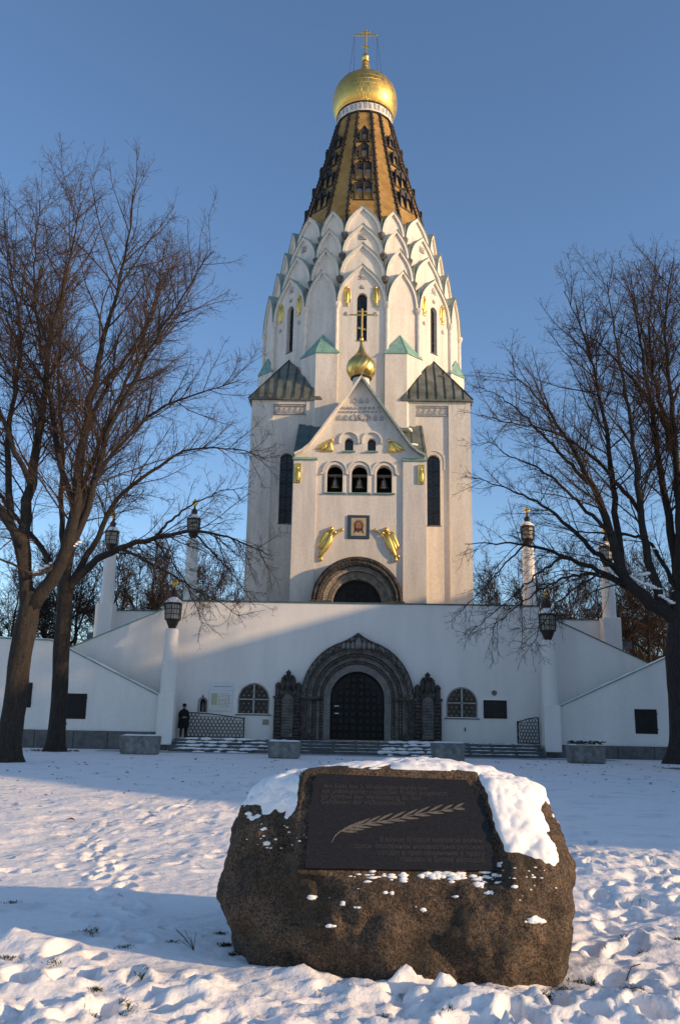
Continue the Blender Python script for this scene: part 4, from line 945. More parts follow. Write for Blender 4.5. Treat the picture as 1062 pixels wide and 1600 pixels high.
for s, cx in ((-1, -1.78), (1, 1.74)):
    b = MB(); y = VY + .14; S = lambda q: [(cx + s * p[0] * .86, 10.86 + p[1] * .74) for p in q]
    b.relief(S([(.36, .42), (.50, .18), (.62, .28), (.56, .7), (.40, 1.2), (.18, 1.85), (-.06, 2.3), (-.26, 2.2), (-.32, 1.9), (-.18, 1.35), (.08, .8)]), .24, y)       # robe
    b.relief(S([(-.02, 2.28), (.04, 2.5), (-.02, 2.68), (-.14, 2.76), (-.27, 2.72), (-.33, 2.58), (-.28, 2.42), (-.16, 2.3)]), .26, y)                               # head
    b.relief(S([(-.1, 2.1), (.16, 2.45), (.34, 2.42), (.52, 2.05), (.70, 1.5), (.80, 1.05), (.66, 1.02), (.52, 1.2), (.3, 1.5), (.1, 1.7)]), .14, y)                 # near wing
    b.relief(S([(.1, 2.0), (.30, 1.8), (.55, 1.3), (.62, .85), (.48, .9), (.28, 1.2), (.1, 1.5)]), .20, y)
    b.relief(S([(-.24, 2.2), (-.46, 2.12), (-.55, 2.28), (-.42, 2.4), (-.3, 2.36)]), .2, y)                                                                           # arm
    b.relief(S([(.46, .3), (.38, .0), (.5, -.12), (.64, .0), (.62, .3)]), .18, y); b.relief(S([(.58, .45), (.72, .2), (.80, .32), (.72, .62)]), .14, y)               # feet, hem
    b.tube([S([(-.18, 1.75)])[0][:1] + (y - .16,) + S([(-.18, 1.75)])[0][1:], S([(-.80, 2.5)])[0][:1] + (y - .1,) + S([(-.80, 2.5)])[0][1:]], [.035, .06], 6)            # trumpet
    b.bbox(*sorted((cx - s * .68, cx - s * .86)), y - .14, y - .02, 12.62, 12.8, .03)
    for k in range(6):                                                                                                                                             # feathers, folds
        p = S([(.22 + k * .05, 2.3 - k * .12)])[0]; q2 = S([(.72 - k * .05, 1.12 - k * .03)])[0]; b.tube([(p[0], y - .12, p[1]), (q2[0], y - .1, q2[1])], .022, 4)
    for k in range(4):
        p = S([(-.1 + k * .06, 1.75 - k * .05)])[0]; q2 = S([(.42 + k * .05, .4 + k * .06)])[0]; b.tube([(p[0], y - .2, p[1]), (q2[0], y - .17, q2[1])], .025, 4)
    b.build('trumpeting_angel', M['goldrelief'], ch, smooth=60)
# icon panel over the portal: blue border, cream field, haloed bearded face (flat mosaic)
M['icon_blue'] = mat('mosaic_blue', (.055, .085, .115), .5, .3, 14, .3, 60); M['icon_cream'] = mat('mosaic_cream', (.52, .42, .27), .6, .15, 10, .2, 60)
M['icon_halo'] = mat('mosaic_halo', (.42, .24, .10), .6, .2, 10); M['icon_hair'] = mat('mosaic_hair', (.13, .055, .03), .6, .2, 10); M['icon_face'] = mat('mosaic_face', (.36, .19, .11), .6, .1, 10)
IX, IZ, IY = -.03, 12.9, VY + .14
ic = MB().bbox(IX - .66, IX + .66, IY - .07, IY - .002, IZ - .72, IZ + .72, .02).build('icon_panel', M['icon_blue'], ch)
MB().box(IX - .44, IX + .44, IY - .075, IY - .0705, IZ - .54, IZ + .54).build('icon_field', M['icon_cream'], ic)
def disc(c, z, rx, rz_, y, n=20): return MB().add([(c + rx * math.cos(2 * math.pi * k / n), y, z + rz_ * math.sin(2 * math.pi * k / n)) for k in range(n)] + [(c, y, z)], [(k, (k + 1) % n, n) for k in range(n)])
disc(IX, IZ + .08, .33, .36, IY - .079).build('icon_halo', M['icon_halo'], ic)
disc(IX, IZ + .04, .25, .33, IY - .083).build('icon_hair', M['icon_hair'], ic)
MB().add([(IX + s * p[0], IY - .083, IZ + p[1]) for s in (-1, 1) for p in ((.22, -.05), (.32, -.42), (.2, -.34), (.12, -.18))], [(0, 1, 2, 3), (4, 5, 6, 7)]).build('icon_locks', M['icon_hair'], ic)
disc(IX, IZ + .06, .16, .24, IY - .087).build('icon_face', M['icon_face'], ic)
b = disc(IX, IZ - .2, .12, .13, IY - .09); b.add(disc(IX - .07, IZ + .1, .035, .014, IY - .09).v, disc(0, 0, 1, 1, 0).f); b.add(disc(IX + .07, IZ + .1, .035, .014, IY - .09).v, disc(0, 0, 1, 1, 0).f)
b.box(IX - .015, IX + .015, IY - .091, IY - .089, IZ - .06, IZ + .08).build('icon_features', M['icon_hair'], ic)
# upper portal
PX, PZ = -.06, 8.3
for ro, ri, y0, y1, mt in ((2.64, 2.14, 50.18, 51.3, 'darkstone'), (2.135, 1.86, 50.55, 51.6, 'palestone'), (1.855, 1.42, 50.95, 51.9, 'palestone')):
    MB().band(archline(PX, CZ, PZ, ro, 32), archline(PX, CZ, PZ, ri, 32), y0, y1).build('archivolt', M[mt], ch, smooth=30)
b = MB(); q = random.Random(6); b2 = MB()
for k in range(54):
    a = math.pi * (k + .5) / 54
    for r_ in (2.28, 2.5): b.blob((PX + r_ * math.cos(a), 50.17, PZ + r_ * math.sin(a)), (.07 + .05 * q.random(), .06, .07 + .05 * q.random()), 6, 4, .6, q)
    for r_, y in ((1.99, 50.54), (1.64, 50.94), (1.52, 50.94)): b2.blob((PX + r_ * math.cos(a), y, PZ + r_ * math.sin(a)), (.06 + .04 * q.random(), .05, .05 + .04 * q.random()), 5, 3, .6, q)
tag(b.build('carving', M['darkstone'], ch, smooth=True), kind='stuff'); tag(b2.build('carving', M['palestone'], ch, smooth=True), kind='stuff')
for s in (-1, 1):
    MB().bbox(*sorted((PX + s * 2.72, PX + s * 1.44)), 50.1, 51.4, PZ - .12, PZ + .06, .03).build('impost', M['darkstone'], ch)
MB().prism(arch(PX, CZ, PZ, 1.44, 16), 51.55, 51.62).build('door', M['door'], ch)
b = MB()
for s in (-1, 1):
    for j in range(5): b.bbox(*sorted((PX + s * .08, PX + s * .62)), 51.51, 51.551, CZ + .2 + j * .45, CZ + .55 + j * .45, .03)
b.box(PX - .06, PX + .06, 51.5, 51.551, CZ, PZ + 1.4); b.build('door_panel', M['wood'], ch)
# small cupola on the gable
ky = VY + .9
kp = MB().lathe([(.52, 20.9), (.52, 22.55), (.58, 22.6), (.6, 22.66)], 24, (0, ky)).build('cupola_drum', M['trim'], ch, smooth=40)
OP = [(.60, 22.62), (.72, 22.75), (.86, 22.98), (.92, 23.22), (.92, 23.45), (.84, 23.72), (.66, 23.98), (.46, 24.18), (.30, 24.38), (.19, 24.62), (.12, 24.9), (.09, 25.15)]
vs = []; fs = []; n = 48                            # onion with spiral lobes
for i, (r_, z) in enumerate(OP):
    for k in range(n):
        a = 2 * math.pi * k / n + i * .16; m_ = 1 + .025 * math.cos(a * 16 if False else 16 * 2 * math.pi * k / n / 1.0) * (1 if 0 < i < 9 else 0)
        vs.append((r_ * m_ * math.cos(a), ky + r_ * m_ * math.sin(a), z))
for i in range(len(OP) - 1):
    for k in range(n): j = (k + 1) % n; fs.append((i*n+k, i*n+j, i*n+n+j, i*n+n+k))
on = MB().add(vs, fs).build('onion_dome', M['gold'], ch, smooth=True)
MB().lathe([(.64, 22.58), (.68, 22.62), (.66, 22.68), (.62, 22.7)], 24, (0, ky)).build('dome_ring', M['bronze'], on, smooth=40)
MB().lathe([(.10, 25.1), (.16, 25.16), (.09, 25.22), (.13, 25.32), (.10, 25.44), (.05, 25.5)], 12, (0, ky)).build('orb', M['gold'], on, smooth=60)
b = MB(); cross(b, 0, ky, 25.42, 27.45, .82, .05); b.build('cross', M['gold'], ch)
# snow on the onion
MB().blob((0.02, ky - .32, 24.16), (.22, .12, .06), 8, 4, .3).build('onion_snow', M['snowcap'], ch, smooth=True)
# bells hanging in the openings
for (c, w_), lb in zip(BELL, ('left of the three bronze bells hanging under the gable', 'middle of the three bronze bells hanging under the gable', 'right of the three bronze bells hanging under the gable')):
    t = thing('bell', lb, 'bell', (c, VY + .95, 15.4), 'bells in the church gable')
    M.setdefault('bell', mat('bell_bronze', (.30, .29, .26), .4, .2, 6, metal=.7))
    MB().lathe([(.30, 15.45), (.31, 15.49), (.25, 15.58), (.20, 15.74), (.175, 15.92), (.14, 16.02), (.05, 16.07)], 20, (c, VY + .95)).build('bell_body', M['bell'], t, smooth=50)
    MB().lathe([(.07, 15.33), (.08, 15.4), (.03, 15.46), (.02, 16.0)], 8, (c, VY + .95)).build('clapper', M['iron'], t)
    MB().box(c - .75, c + .75, VY + .88, VY + 1.02, 16.2, 16.36).box(c - .04, c + .04, VY + .92, VY + .98, 16.08, 16.2).build('headstock', M['midstone'], t)
# ------------------------------------------------------------------ boulder with the plaque
def granite():
    m = mat('boulder_granite', (.155, .110, .076), .9, .2, 5.0, 0, 30, col2=(.060, .046, .036)); t = m.node_tree; N = t.nodes; L = t.links; b = N['Principled BSDF']
    tc = N.new('ShaderNodeTexCoord'); base = b.inputs['Base Color'].links[0].from_socket
    v = N.new('ShaderNodeTexVoronoi'); v.inputs['Scale'].default_value = 95; L.new(tc.outputs['Object'], v.inputs[0])
    cr = N.new('ShaderNodeValToRGB'); L.new(v.outputs['Color'], cr.inputs[0]); e = cr.color_ramp.elements
    e[0].position = .2; e[0].color = (.22, .22, .22, 1); e[1].position = .85; e[1].color = (1.75, 1.60, 1.40, 1)
    mx = N.new('ShaderNodeMix'); mx.data_type = 'RGBA'; mx.blend_type = 'MULTIPLY'; mx.inputs[0].default_value = .8; L.new(base, mx.inputs[6]); L.new(cr.outputs[0], mx.inputs[7])
    # green-black algae patches
    n = N.new('ShaderNodeTexNoise'); n.inputs['Scale'].default_value = 2.1; n.inputs['Detail'].default_value = 6; L.new(tc.outputs['Object'], n.inputs[0])
    r2 = N.new('ShaderNodeValToRGB'); L.new(n.outputs[0], r2.inputs[0]); r2.color_ramp.elements[0].position = .50; r2.color_ramp.elements[0].color = (0, 0, 0, 1); r2.color_ramp.elements[1].position = .66; r2.color_ramp.elements[1].color = (.6, .6, .6, 1)
    m2 = N.new('ShaderNodeMix'); m2.data_type = 'RGBA'; L.new(r2.outputs[0], m2.inputs[0]); L.new(mx.outputs[2], m2.inputs[6]); m2.inputs[7].default_value = (.034, .031, .020, 1)
    L.new(m2.outputs[2], b.inputs['Base Color'])
    n2 = N.new('ShaderNodeTexNoise'); n2.inputs['Scale'].default_value = 42; n2.inputs['Detail'].default_value = 9; n2.inputs['Roughness'].default_value = .7; L.new(tc.outputs['Object'], n2.inputs[0])
    bp = N.new('ShaderNodeBump'); bp.inputs['Strength'].default_value = 1.0; bp.inputs['Distance'].default_value = .03; L.new(n2.outputs[0], bp.inputs['Height']); L.new(bp.outputs[0], b.inputs['Normal'])
    n6 = N.new('ShaderNodeTexVoronoi'); n6.inputs['Scale'].default_value = 16; n6.feature = 'F1'; L.new(tc.outputs['Object'], n6.inputs[0])
    b6 = N.new('ShaderNodeBump'); b6.inputs['Strength'].default_value = .6; b6.inputs['Distance'].default_value = .03; L.new(n6.outputs['Distance'], b6.inputs['Height']); L.new(b6.outputs[0], bp.inputs['Normal'])
    return m
M['granite'] = granite()
NU, NV = 360, 180
u = np.linspace(0, 2 * np.pi, NU, endpoint=False); tv = np.linspace(0, 1, NV)
zmax = 1.385
zz = -.22 + (zmax + .22) * np.sin(tv * np.pi / 2) ** .9
def ip(z, tab): return np.interp(z, [q[0] for q in tab], [q[1] for q in tab])
XL = [(-.22, -.76), (0, -.86), (.1, -.89), (.28, -.93), (.6, -.96), (.83, -.955), (1.0, -.92), (1.1, -.86), (1.2, -.74), (1.28, -.56), (1.34, -.3), (1.37, .05), (1.385, .40)]
XR = [(-.22, 1.40), (0, 1.57), (.12, 1.61), (.25, 1.62), (.68, 1.64), (.77, 1.60), (.93, 1.53), (1.05, 1.45), (1.19, 1.30), (1.30, 1.06), (1.35, .84), (1.375, .62), (1.385, .42)]
YF = [(-.22, 6.52), (0, 6.42), (.3, 6.36), (.6, 6.45), (.8, 6.58), (1.0, 6.72), (1.2, 6.88), (1.3, 7.0), (1.36, 7.12), (1.385, 7.29)]
YK = [(-.22, 8.3), (0, 8.35), (.6, 8.4), (1.0, 8.2), (1.2, 7.95), (1.3, 7.7), (1.36, 7.45), (1.385, 7.31)]
xl, xr, yf, yk = (ip(zz, T)[:, None] for T in (XL, XR, YF, YK))
cu = np.sign(np.cos(u)) * np.abs(np.cos(u)) ** (2 / 2.9); su = np.sign(np.sin(u)) * np.abs(np.sin(u)) ** (2 / 2.9)
BX = (xl + xr) / 2 + (xr - xl) / 2 * cu[None]; BY = (yf + yk) / 2 + (yk - yf) / 2 * su[None]; BZ = np.repeat(zz[:, None], NU, 1)
fw = np.clip(-su, 0, 1)[None]; BY = BY + fw * (-.13 * (BX - .55) * sstep(1.25, .6, BZ))
def grid_normals(X, Y, Z):
    du = np.stack([np.roll(q, -1, 1) - np.roll(q, 1, 1) for q in (X, Y, Z)], -1); dv = np.stack([np.gradient(q, axis=0) for q in (X, Y, Z)], -1)
    n = np.cross(du, dv); n /= np.linalg.norm(n, axis=-1, keepdims=True) + 1e-9; return n
nn = grid_normals(BX, BY, BZ)
fade = sstep(1.0, .93, tv)[:, None] * 1.0 + .0
D = (.16 * fbm3(BX * 1.7, BY * 1.7, BZ * 1.9, 3, 3) + .055 * fbm3(BX * 5, BY * 5, BZ * 5, 4, 9) + .026 * fbm3(BX * 17, BY * 17, BZ * 13, 3, 15) - .03 * sstep(.09, .0, np.abs(fbm3(BX * 1.3, BY * 1.3, BZ * .9, 2, 83))) * sstep(1.0, .8, BZ) - .05 * sstep(.12, .0, np.abs(fbm3(BX * 1.6, BY * 1.6, BZ * 1.3, 2, 27)) * 2) * 0) * (.35 + .65 * fade)
D = D * (1 - .55 * sstep(1.15, 1.3, BZ))
BX = BX + nn[..., 0] * D; BY = BY + nn[..., 1] * D; BZ = BZ + nn[..., 2] * D
PLY = lambda z: 6.56 + (z - .68) * .667          # plaque face plane
mask = sstep(-.46, -.40, BX) * sstep(1.09, 1.02, BX) * sstep(.60, .65, BZ) * sstep(1.36, 1.31, BZ) * (fw > .15)
xr_lim = 1.04 - .13 * np.clip((BZ - .7) / .6, 0, 1); mask = mask * sstep(xr_lim + .06, xr_lim, BX)
BY = BY * (1 - mask) + (PLY(BZ) + .035) * mask
V = np.stack([BX, BY, BZ], -1)
ii = np.arange(NU * NV).reshape(NV, NU); jj = np.roll(ii, -1, 1)
Fq = np.stack([ii[:-1], jj[:-1], jj[1:], ii[1:]], -1).reshape(-1, 4)
bld = thing('memorial_boulder', 'large brown granite boulder with black inscribed plaque, snow on its top', 'boulder', (.3, 7.3, 0))
o = put('rock', np_mesh('rock', V.reshape(-1, 3) - np.array([.3, 7.3, 0]), Fq, M['granite']), bld)
# snow lying on it: a shell that comes out of the stone where snow has settled
nn = grid_normals(BX, BY, BZ); pp_ = proj(V)
SNOWP = np.array([(352, 1150), (362, 1250), (378, 1262), (392, 1255), (408, 1270), (432, 1268), (448, 1280), (462, 1262), (478, 1222), (488, 1206), (500, 1203), (560, 1205), (640, 1211), (662, 1216), (728, 1216), (744, 1230), (756, 1256), (764, 1282), (772, 1310), (785, 1333), (800, 1336), (822, 1340), (842, 1352), (860, 1358), (872, 1350), (880, 1328), (864, 1300), (868, 1290), (850, 1262), (905, 1240), (905, 1150)], float)
def poly_sd(P, Q):
    x, y = P[..., 0], P[..., 1]; ins = np.zeros(x.shape, bool); d = np.full(x.shape, 1e9)
    for k in range(len(Q)):
        a = Q[k]; b = Q[(k + 1) % len(Q)]; c = (a[1] > y) != (b[1] > y)
        ins ^= c & (x < (b[0] - a[0]) * (y - a[1]) / (b[1] - a[1] + 1e-9) + a[0])
        e = b - a; t = np.clip(((x - a[0]) * e[0] + (y - a[1]) * e[1]) / (e @ e), 0, 1); d = np.minimum(d, np.hypot(x - a[0] - t * e[0], y - a[1] - t * e[1]))
    return np.where(ins, d, -d)
front = (nn * (V - np.array([0, 0, EYE]))).sum(-1) < 0
sdv = np.where(front | (nn[..., 2] > .85), poly_sd(pp_, SNOWP), -30 + 120 * (nn[..., 2] - .25))
rag = 16 * fbm3(BX * 9, BY * 9, BZ * 9, 4, 33) + 9 * vn3(BX * 30, BY * 30, BZ * 30, 40)
T = .026 * sstep(2, 44, sdv + rag * .5) + .019 * sstep(-4, 8, sdv + rag * 1.5) - .012
spots = [(298, 452, 9), (388, 468, 6), (427, 485, 8), (513, 440, 5), (618, 484, 6), (815, 437, 8), (790, 402, 13), (775, 415, 10), (805, 375, 12), (850, 355, 10), (940, 515, 13), (925, 522, 8), (880, 418, 6), (690, 390, 19), (650, 386, 17), (730, 388, 14), (615, 386, 12), (570, 385, 8), (470, 372, 8), (150, 255, 5), (165, 293, 8), (120, 222, 7), (205, 195, 9), (945, 388, 7), (350, 535, 5), (720, 447, 4), (833, 405, 5), (110, 208, 6), (135, 215, 6), (450, 370, 6)]
for sx, sy, r_ in spots:
    q = np.array([330 + sx / 1.863, 1160 + sy / 1.863]); dd = np.hypot((pp_[..., 0] - q[0]) / 1.35, pp_[..., 1] - q[1]) / (r_ / 1.863 * .9) + .9 * fbm3(BX * 16, BY * 16, BZ * 16, 3, 61)
    T = np.where(front, np.maximum(T, .034 * sstep(1.2, .5, dd) - .012), T)
T = np.where(mask > .6, -.02, T)
for _ in range(2):
    T = (T + np.roll(T, 1, 1) + np.roll(T, -1, 1) + np.vstack([T[1:], T[-1:]]) + np.vstack([T[:1], T[:-1]])) / 5
T = np.where((BX > 1.45) & (BZ < .95), np.minimum(T, -.01), T)
T = T + np.where(T > .012, .016 * fbm3(BX * 4, BY * 4, BZ * 4, 3, 71) + .006 * fbm3(BX * 18, BY * 18, BZ * 18, 3, 75), 0)
SV = V + (nn * .75 + np.array([0, 0, .35])) * T[..., None]
keep = (T.reshape(-1)[Fq] > -.006).any(1)
Fs = Fq[keep]; uq, inv = np.unique(Fs, return_inverse=True)
cr = MB(); q = random.Random(77); Pf = pp_[front]; Vf = V[front]; Nf = nn[front]
def crumb(px, py, r_):
    k = int(np.argmin((Pf[:, 0] - px) ** 2 + (Pf[:, 1] - py) ** 2)); p = Vf[k] - Nf[k] * r_ * .12
    cr.blob(tuple(p), (r_ * q.uniform(1.0, 2.0), r_ * q.uniform(.4, .7), r_ * q.uniform(.5, .8)), 9, 5, .7, q)
for sx, sy, r_ in spots:
    for k in range(max(2, int(r_ / 3))):
        crumb(330 + (sx + q.gauss(0, r_ * .75)) / 1.863, 1160 + (sy + q.gauss(0, r_ * .4)) / 1.863, (.010 + .0012 * r_) * q.uniform(.5, 1.15))
for k in range(70): crumb(q.choice((q.gauss(620, 14), q.gauss(685, 28), q.gauss(755, 14), q.gauss(590, 20))), 1367 + abs(q.gauss(0, 5)), q.uniform(.006, .022))
for k in range(18): crumb(q.uniform(376, 480), q.uniform(1268, 1330), q.uniform(.004, .010))
for k in range(10): crumb(q.uniform(480, 870), q.uniform(1370, 1470), q.uniform(.003, .006))
for k in range(14): crumb(q.uniform(780, 880), q.uniform(1345, 1400), q.uniform(.004, .010))
tag(cr.build('snow_crumbs', M['snowcap'], bld, smooth=True), kind='stuff')
put('snow_cap', np_mesh('snow_cap', SV.reshape(-1, 3)[uq] - np.array([.3, 7.3, 0]), inv.reshape(Fs.shape), M['snowcap']), bld)
# plaque
def onpl(px, py, off=0.0):
    d = ray(px, py); n = np.array([0, 1, -.667]); o = np.array([0, 6.56 - .68 * .667, 0]); t = (o - np.array([0, 0, EYE])) @ n / (d @ n); p = d * t + np.array([0, 0, EYE]); return p - n / np.linalg.norm(n) * off
def plaque_mat():
    m = mat('plaque_granite', (.030, .029, .031), .5, .15, 5, 0, 30, spec=.25); t = m.node_tree; N = t.nodes; L = t.links; b = N['Principled BSDF']
    tc = N.new('ShaderNodeTexCoord'); v = N.new('ShaderNodeTexNoise'); v.inputs['Scale'].default_value = 190; v.inputs['Detail'].default_value = 3; L.new(tc.outputs['Object'], v.inputs[0])
    cr = N.new('ShaderNodeValToRGB'); L.new(v.outputs[0], cr.inputs[0]); e = cr.color_ramp.elements; e[0].position = .42; e[0].color = (.008, .0078, .009, 1); e[1].position = .76; e[1].color = (.042, .040, .041, 1); L.new(cr.outputs[0], b.inputs['Base Color'])
    return m
M['plaque'] = plaque_mat()
PQ = [(497, 1208), (560, 1211), (640, 1215), (729, 1219), (735, 1230), (739, 1239), (751, 1247), (756, 1262), (762, 1284), (768, 1303), (767, 1318), (772, 1340), (776, 1360), (700, 1359), (600, 1358), (477, 1356), (478, 1330), (482, 1290), (483, 1262), (489, 1240), (488, 1222)]
fr_ = [onpl(*p) for p in PQ]; bk = [onpl(*p, off=-.045) for p in PQ]; n = len(PQ)
tr = tessellate_polygon([[Vector((p[0], p[1], 0)) for p in PQ]])
b = MB().add(fr_ + bk, [tuple(t) for t in tr] + [tuple(n + i for i in t) for t in tr] + [(i, (i + 1) % n, n + (i + 1) % n, n + i) for i in range(n)])
pq = b.build('plaque', M['plaque'], bld)
M['engraved'] = mat('engraved_letters', (.066, .061, .058), .8, .2, 60); M['engraved2'] = mat('engraved_branch', (.15, .128, .108), .8, .15, 40)
def text_line(txt, x0, x1, y, slope):
    cu_ = bpy.data.curves.new('t', 'FONT'); cu_.body = txt; cu_.size = 1; cu_.resolution_u = 2; to = bpy.data.objects.new('t', cu_); COL.objects.link(to)
    dg = bpy.context.evaluated_depsgraph_get(); me = bpy.data.meshes.new_from_object(to.evaluated_get(dg)); vs = [v.co.copy() for v in me.vertices]; fs = [tuple(p.vertices) for p in me.polygons]
    bpy.data.objects.remove(to); bpy.data.meshes.remove(me); bpy.data.curves.remove(cu_)
    if not vs: return
    mx = max(v.x for v in vs); mn = min(v.x for v in vs)
    P0 = onpl(x0, y, .0035); P1 = onpl(x1, y + slope * (x1 - x0), .0035); U = (P1 - P0); wd = np.linalg.norm(U); U /= wd; Vv = np.array([0, .667, 1.0]); Vv /= np.linalg.norm(Vv); s = wd / (mx - mn)
    MB().add([P0 + U * (v.x - mn) * s + Vv * v.y * s * 1.05 for v in vs], fs).build('inscription', M['engraved'], pq, norm=False)
text_line('Am Ende des 2. Weltkrieges wurde hier', 505, 669, 1231, .022)
text_line('ein unbekannter russischer Soldat beigesetzt', 503, 699, 1239, .022)
text_line('als Symbol der Verbindung zu den', 501, 657, 1247.5, .02)
text_line('Gefallenen der Völkerschlacht', 501, 633, 1256, .02)
text_line('В конце Второй мировой войны', 593, 754, 1315, .012)
text_line('здесь  похоронен неизвестный русский', 552, 755, 1325, .012)
text_line('солдат в присоединение к праху', 590, 757, 1335.5, .012)
text_line('павших в Битве народов', 625, 757, 1346, .012)
# laurel branch
st = [(518, 1317), (523, 1307), (532, 1299), (550, 1293), (580, 1286), (615, 1281), (650, 1273), (690, 1267), (722, 1262)]
def stem(t): q = t * (len(st) - 1); i = min(int(q), len(st) - 2); f_ = q - i; return (st[i][0] * (1 - f_) + st[i + 1][0] * f_, st[i][1] * (1 - f_) + st[i + 1][1] * f_)
b = MB(); N_ = 40; up = [onpl(stem(k / N_)[0], stem(k / N_)[1] - (1.6 - 1.2 * k / N_), .005) for k in range(N_ + 1)]; lo = [onpl(stem(k / N_)[0], stem(k / N_)[1] + (1.6 - 1.2 * k / N_), .005) for k in range(N_ + 1)]
b.add(up + lo, [(k, k + 1, N_ + 2 + k, N_ + 1 + k) for k in range(N_)])
for k in range(11):
    t = .24 + .70 * k / 10; c = stem(t)
    for s in (-1, 1):
        ln = (33 - 12 * abs(t - .55)) * (1 if s < 0 else .95) * (.75 if t > .85 else 1); a = math.atan2(-17, 100) + (-.30 if s < 0 else .20); nrm = (math.sin(a), -math.cos(a)); q = []
        for f_, wv in ((0, 0), (.25, 1.5), (.55, 2.1), (.8, 1.3), (1, 0)):
            q.append((c[0] + ln * f_ * math.cos(a) + nrm[0] * wv, c[1] + ln * f_ * math.sin(a) + nrm[1] * wv))
        q2 = [(c[0] + ln * f_ * math.cos(a) - nrm[0] * wv, c[1] + ln * f_ * math.sin(a) - nrm[1] * wv) for f_, wv in ((.8, 1.0), (.55, 1.6), (.25, 1.1))]
        P = [onpl(*w_, off=.0055 + .0004 * (k % 3) + .0003 * s) for w_ in q + q2]; b.add(P, [tuple(range(len(P)))])
b.build('laurel_branch', M['engraved2'], pq, norm=False)

# ------------------------------------------------------------------ person by the gate
def person(label, loc, rz):
    t = thing('person', label, 'person', loc, rz=rz); ORG[t.name] = (0, 0, 0)
    J = {'pel': (0, 0, .92, .145, .115), 'ch': (0, .0, 1.22, .17, .125), 'nk0': (0, 0, 1.40, .11, .085), 'nk': (0, -.01, 1.45, .058, .058), 'hd0': (0, -.02, 1.53, .078, .09), 'hd1': (0, -.025, 1.60, .082, .098), 'hd2': (0, -.015, 1.67, .06, .07)}
    E_ = [('pel', 'ch'), ('ch', 'nk0'), ('nk0', 'nk'), ('nk', 'hd0'), ('hd0', 'hd1'), ('hd1', 'hd2')]
    for s, n in ((-1, 'l'), (1, 'r')):
        J.update({'hp' + n: (s * .10, 0, .86, .105, .105), 'kn' + n: (s * .11, -.02, .48, .072, .075), 'an' + n: (s * .12, .02, .10, .055, .055), 'hl' + n: (s * .12, .0, .045, .05, .045), 'to' + n: (s * .14, -.17, .035, .045, .033),
                  'sh' + n: (s * .185, .01, 1.36, .085, .08), 'el' + n: (s * .25, .03, 1.09, .062, .06), 'wr' + n: (s * .10, -.20, 1.03, .042, .04), 'pm' + n: (s * .05, -.245, 1.045, .04, .026)})
        E_ += [('pel', 'hp' + n), ('hp' + n, 'kn' + n), ('kn' + n, 'an' + n), ('an' + n, 'hl' + n), ('hl' + n, 'to' + n), ('nk0', 'sh' + n), ('sh' + n, 'el' + n), ('el' + n, 'wr' + n), ('wr' + n, 'pm' + n)]
        for f_ in range(4):
            a = f_ * .017 - .025; L_ = (.05, .06, .056, .045)[f_]
            J['f%d%s' % (f_, n)] = (s * .028, -.275, 1.06 + a, .0105, .0105); J['g%d%s' % (f_, n)] = (s * (.028 - L_), -.285, 1.058 + a, .009, .009); E_ += [('pm' + n, 'f%d%s' % (f_, n)), ('f%d%s' % (f_, n), 'g%d%s' % (f_, n))]
        J['t0' + n] = (s * .06, -.265, 1.085, .011, .011); J['t1' + n] = (s * .035, -.285, 1.11, .010, .010); E_ += [('pm' + n, 't0' + n), ('t0' + n, 't1' + n)]
    ks = list(J); me = bpy.data.meshes.new('body'); me.from_pydata([J[k][:3] for k in ks], [(ks.index(a), ks.index(b_)) for a, b_ in E_], [])
    o = bpy.data.objects.new('body', me); COL.objects.link(o)
    md = o.modifiers.new('Skin', 'SKIN'); ss = o.modifiers.new('Sub', 'SUBSURF'); ss.levels = ss.render_levels = 1
    for i, k in enumerate(ks): me.skin_vertices[0].data[i].radius = J[k][3:]
    me.skin_vertices[0].data[0].use_root = True
    dg = bpy.context.evaluated_depsgraph_get(); m2 = bpy.data.meshes.new_from_object(o.evaluated_get(dg)); bpy.data.objects.remove(o)
    m2.name = 'body'
    for m_ in (M['coat'], M['trouser'], M['skin']): m2.materials.append(m_)
    for p in m2.polygons:
        c = p.center; p.material_index = 2 if (c.z > 1.455 or (c.y < -.225 and 1.0 < c.z < 1.14)) else (1 if c.z < .8 else 0)
    m2.shade_smooth(); put('body', m2, t)
    b = MB(); n = 18; vs = []; fs = []
    for i, (z, rx, ry) in enumerate(((.50, .29, .24), (.75, .28, .23), (.95, .275, .22), (1.15, .285, .21), (1.30, .27, .18), (1.40, .18, .13), (1.465, .085, .085), (1.50, .09, .09))):
        for k in range(n): a = 2 * math.pi * k / n; f_ = 1 + .04 * math.sin(5 * a + i); vs.append((rx * math.cos(a) * f_, ry * math.sin(a) * f_, z))
    for i in range(7):
        for k in range(n): j = (k + 1) % n; fs.append((i*n+k, i*n+j, i*n+n+j, i*n+n+k))
    b.add(vs, fs).build('coat', M['coat'], t, smooth=True)
    MB().lathe([(.096, 1.615), (.108, 1.64), (.105, 1.70), (.085, 1.745), (.04, 1.765)], 14, (0, -.015)).box(-.06, .06, -.17, -.08, 1.625, 1.64).build('cap', M['coat'], t, smooth=50)
    b = MB(); b.blob((0, -.125, 1.575), (.014, .022, .026), 6, 4)
    for s in (-1, 1): b.blob((s * .086, -.02, 1.575), (.012, .02, .03), 6, 4)
    b.build('nose_and_ears', M['skin'], t, smooth=True)
    b = MB()
    for s in (-1, 1): b.blob((s * .033, -.112, 1.60), (.013, .006, .007), 6, 4)
    b.box(-.025, .025, -.115, -.108, 1.528, 1.535).build('eyes_and_mouth', M['trouser'], t)
person('person in black coat and dark cap standing at the open iron gate', (-9.05, 47.15, PLAT), R(20))

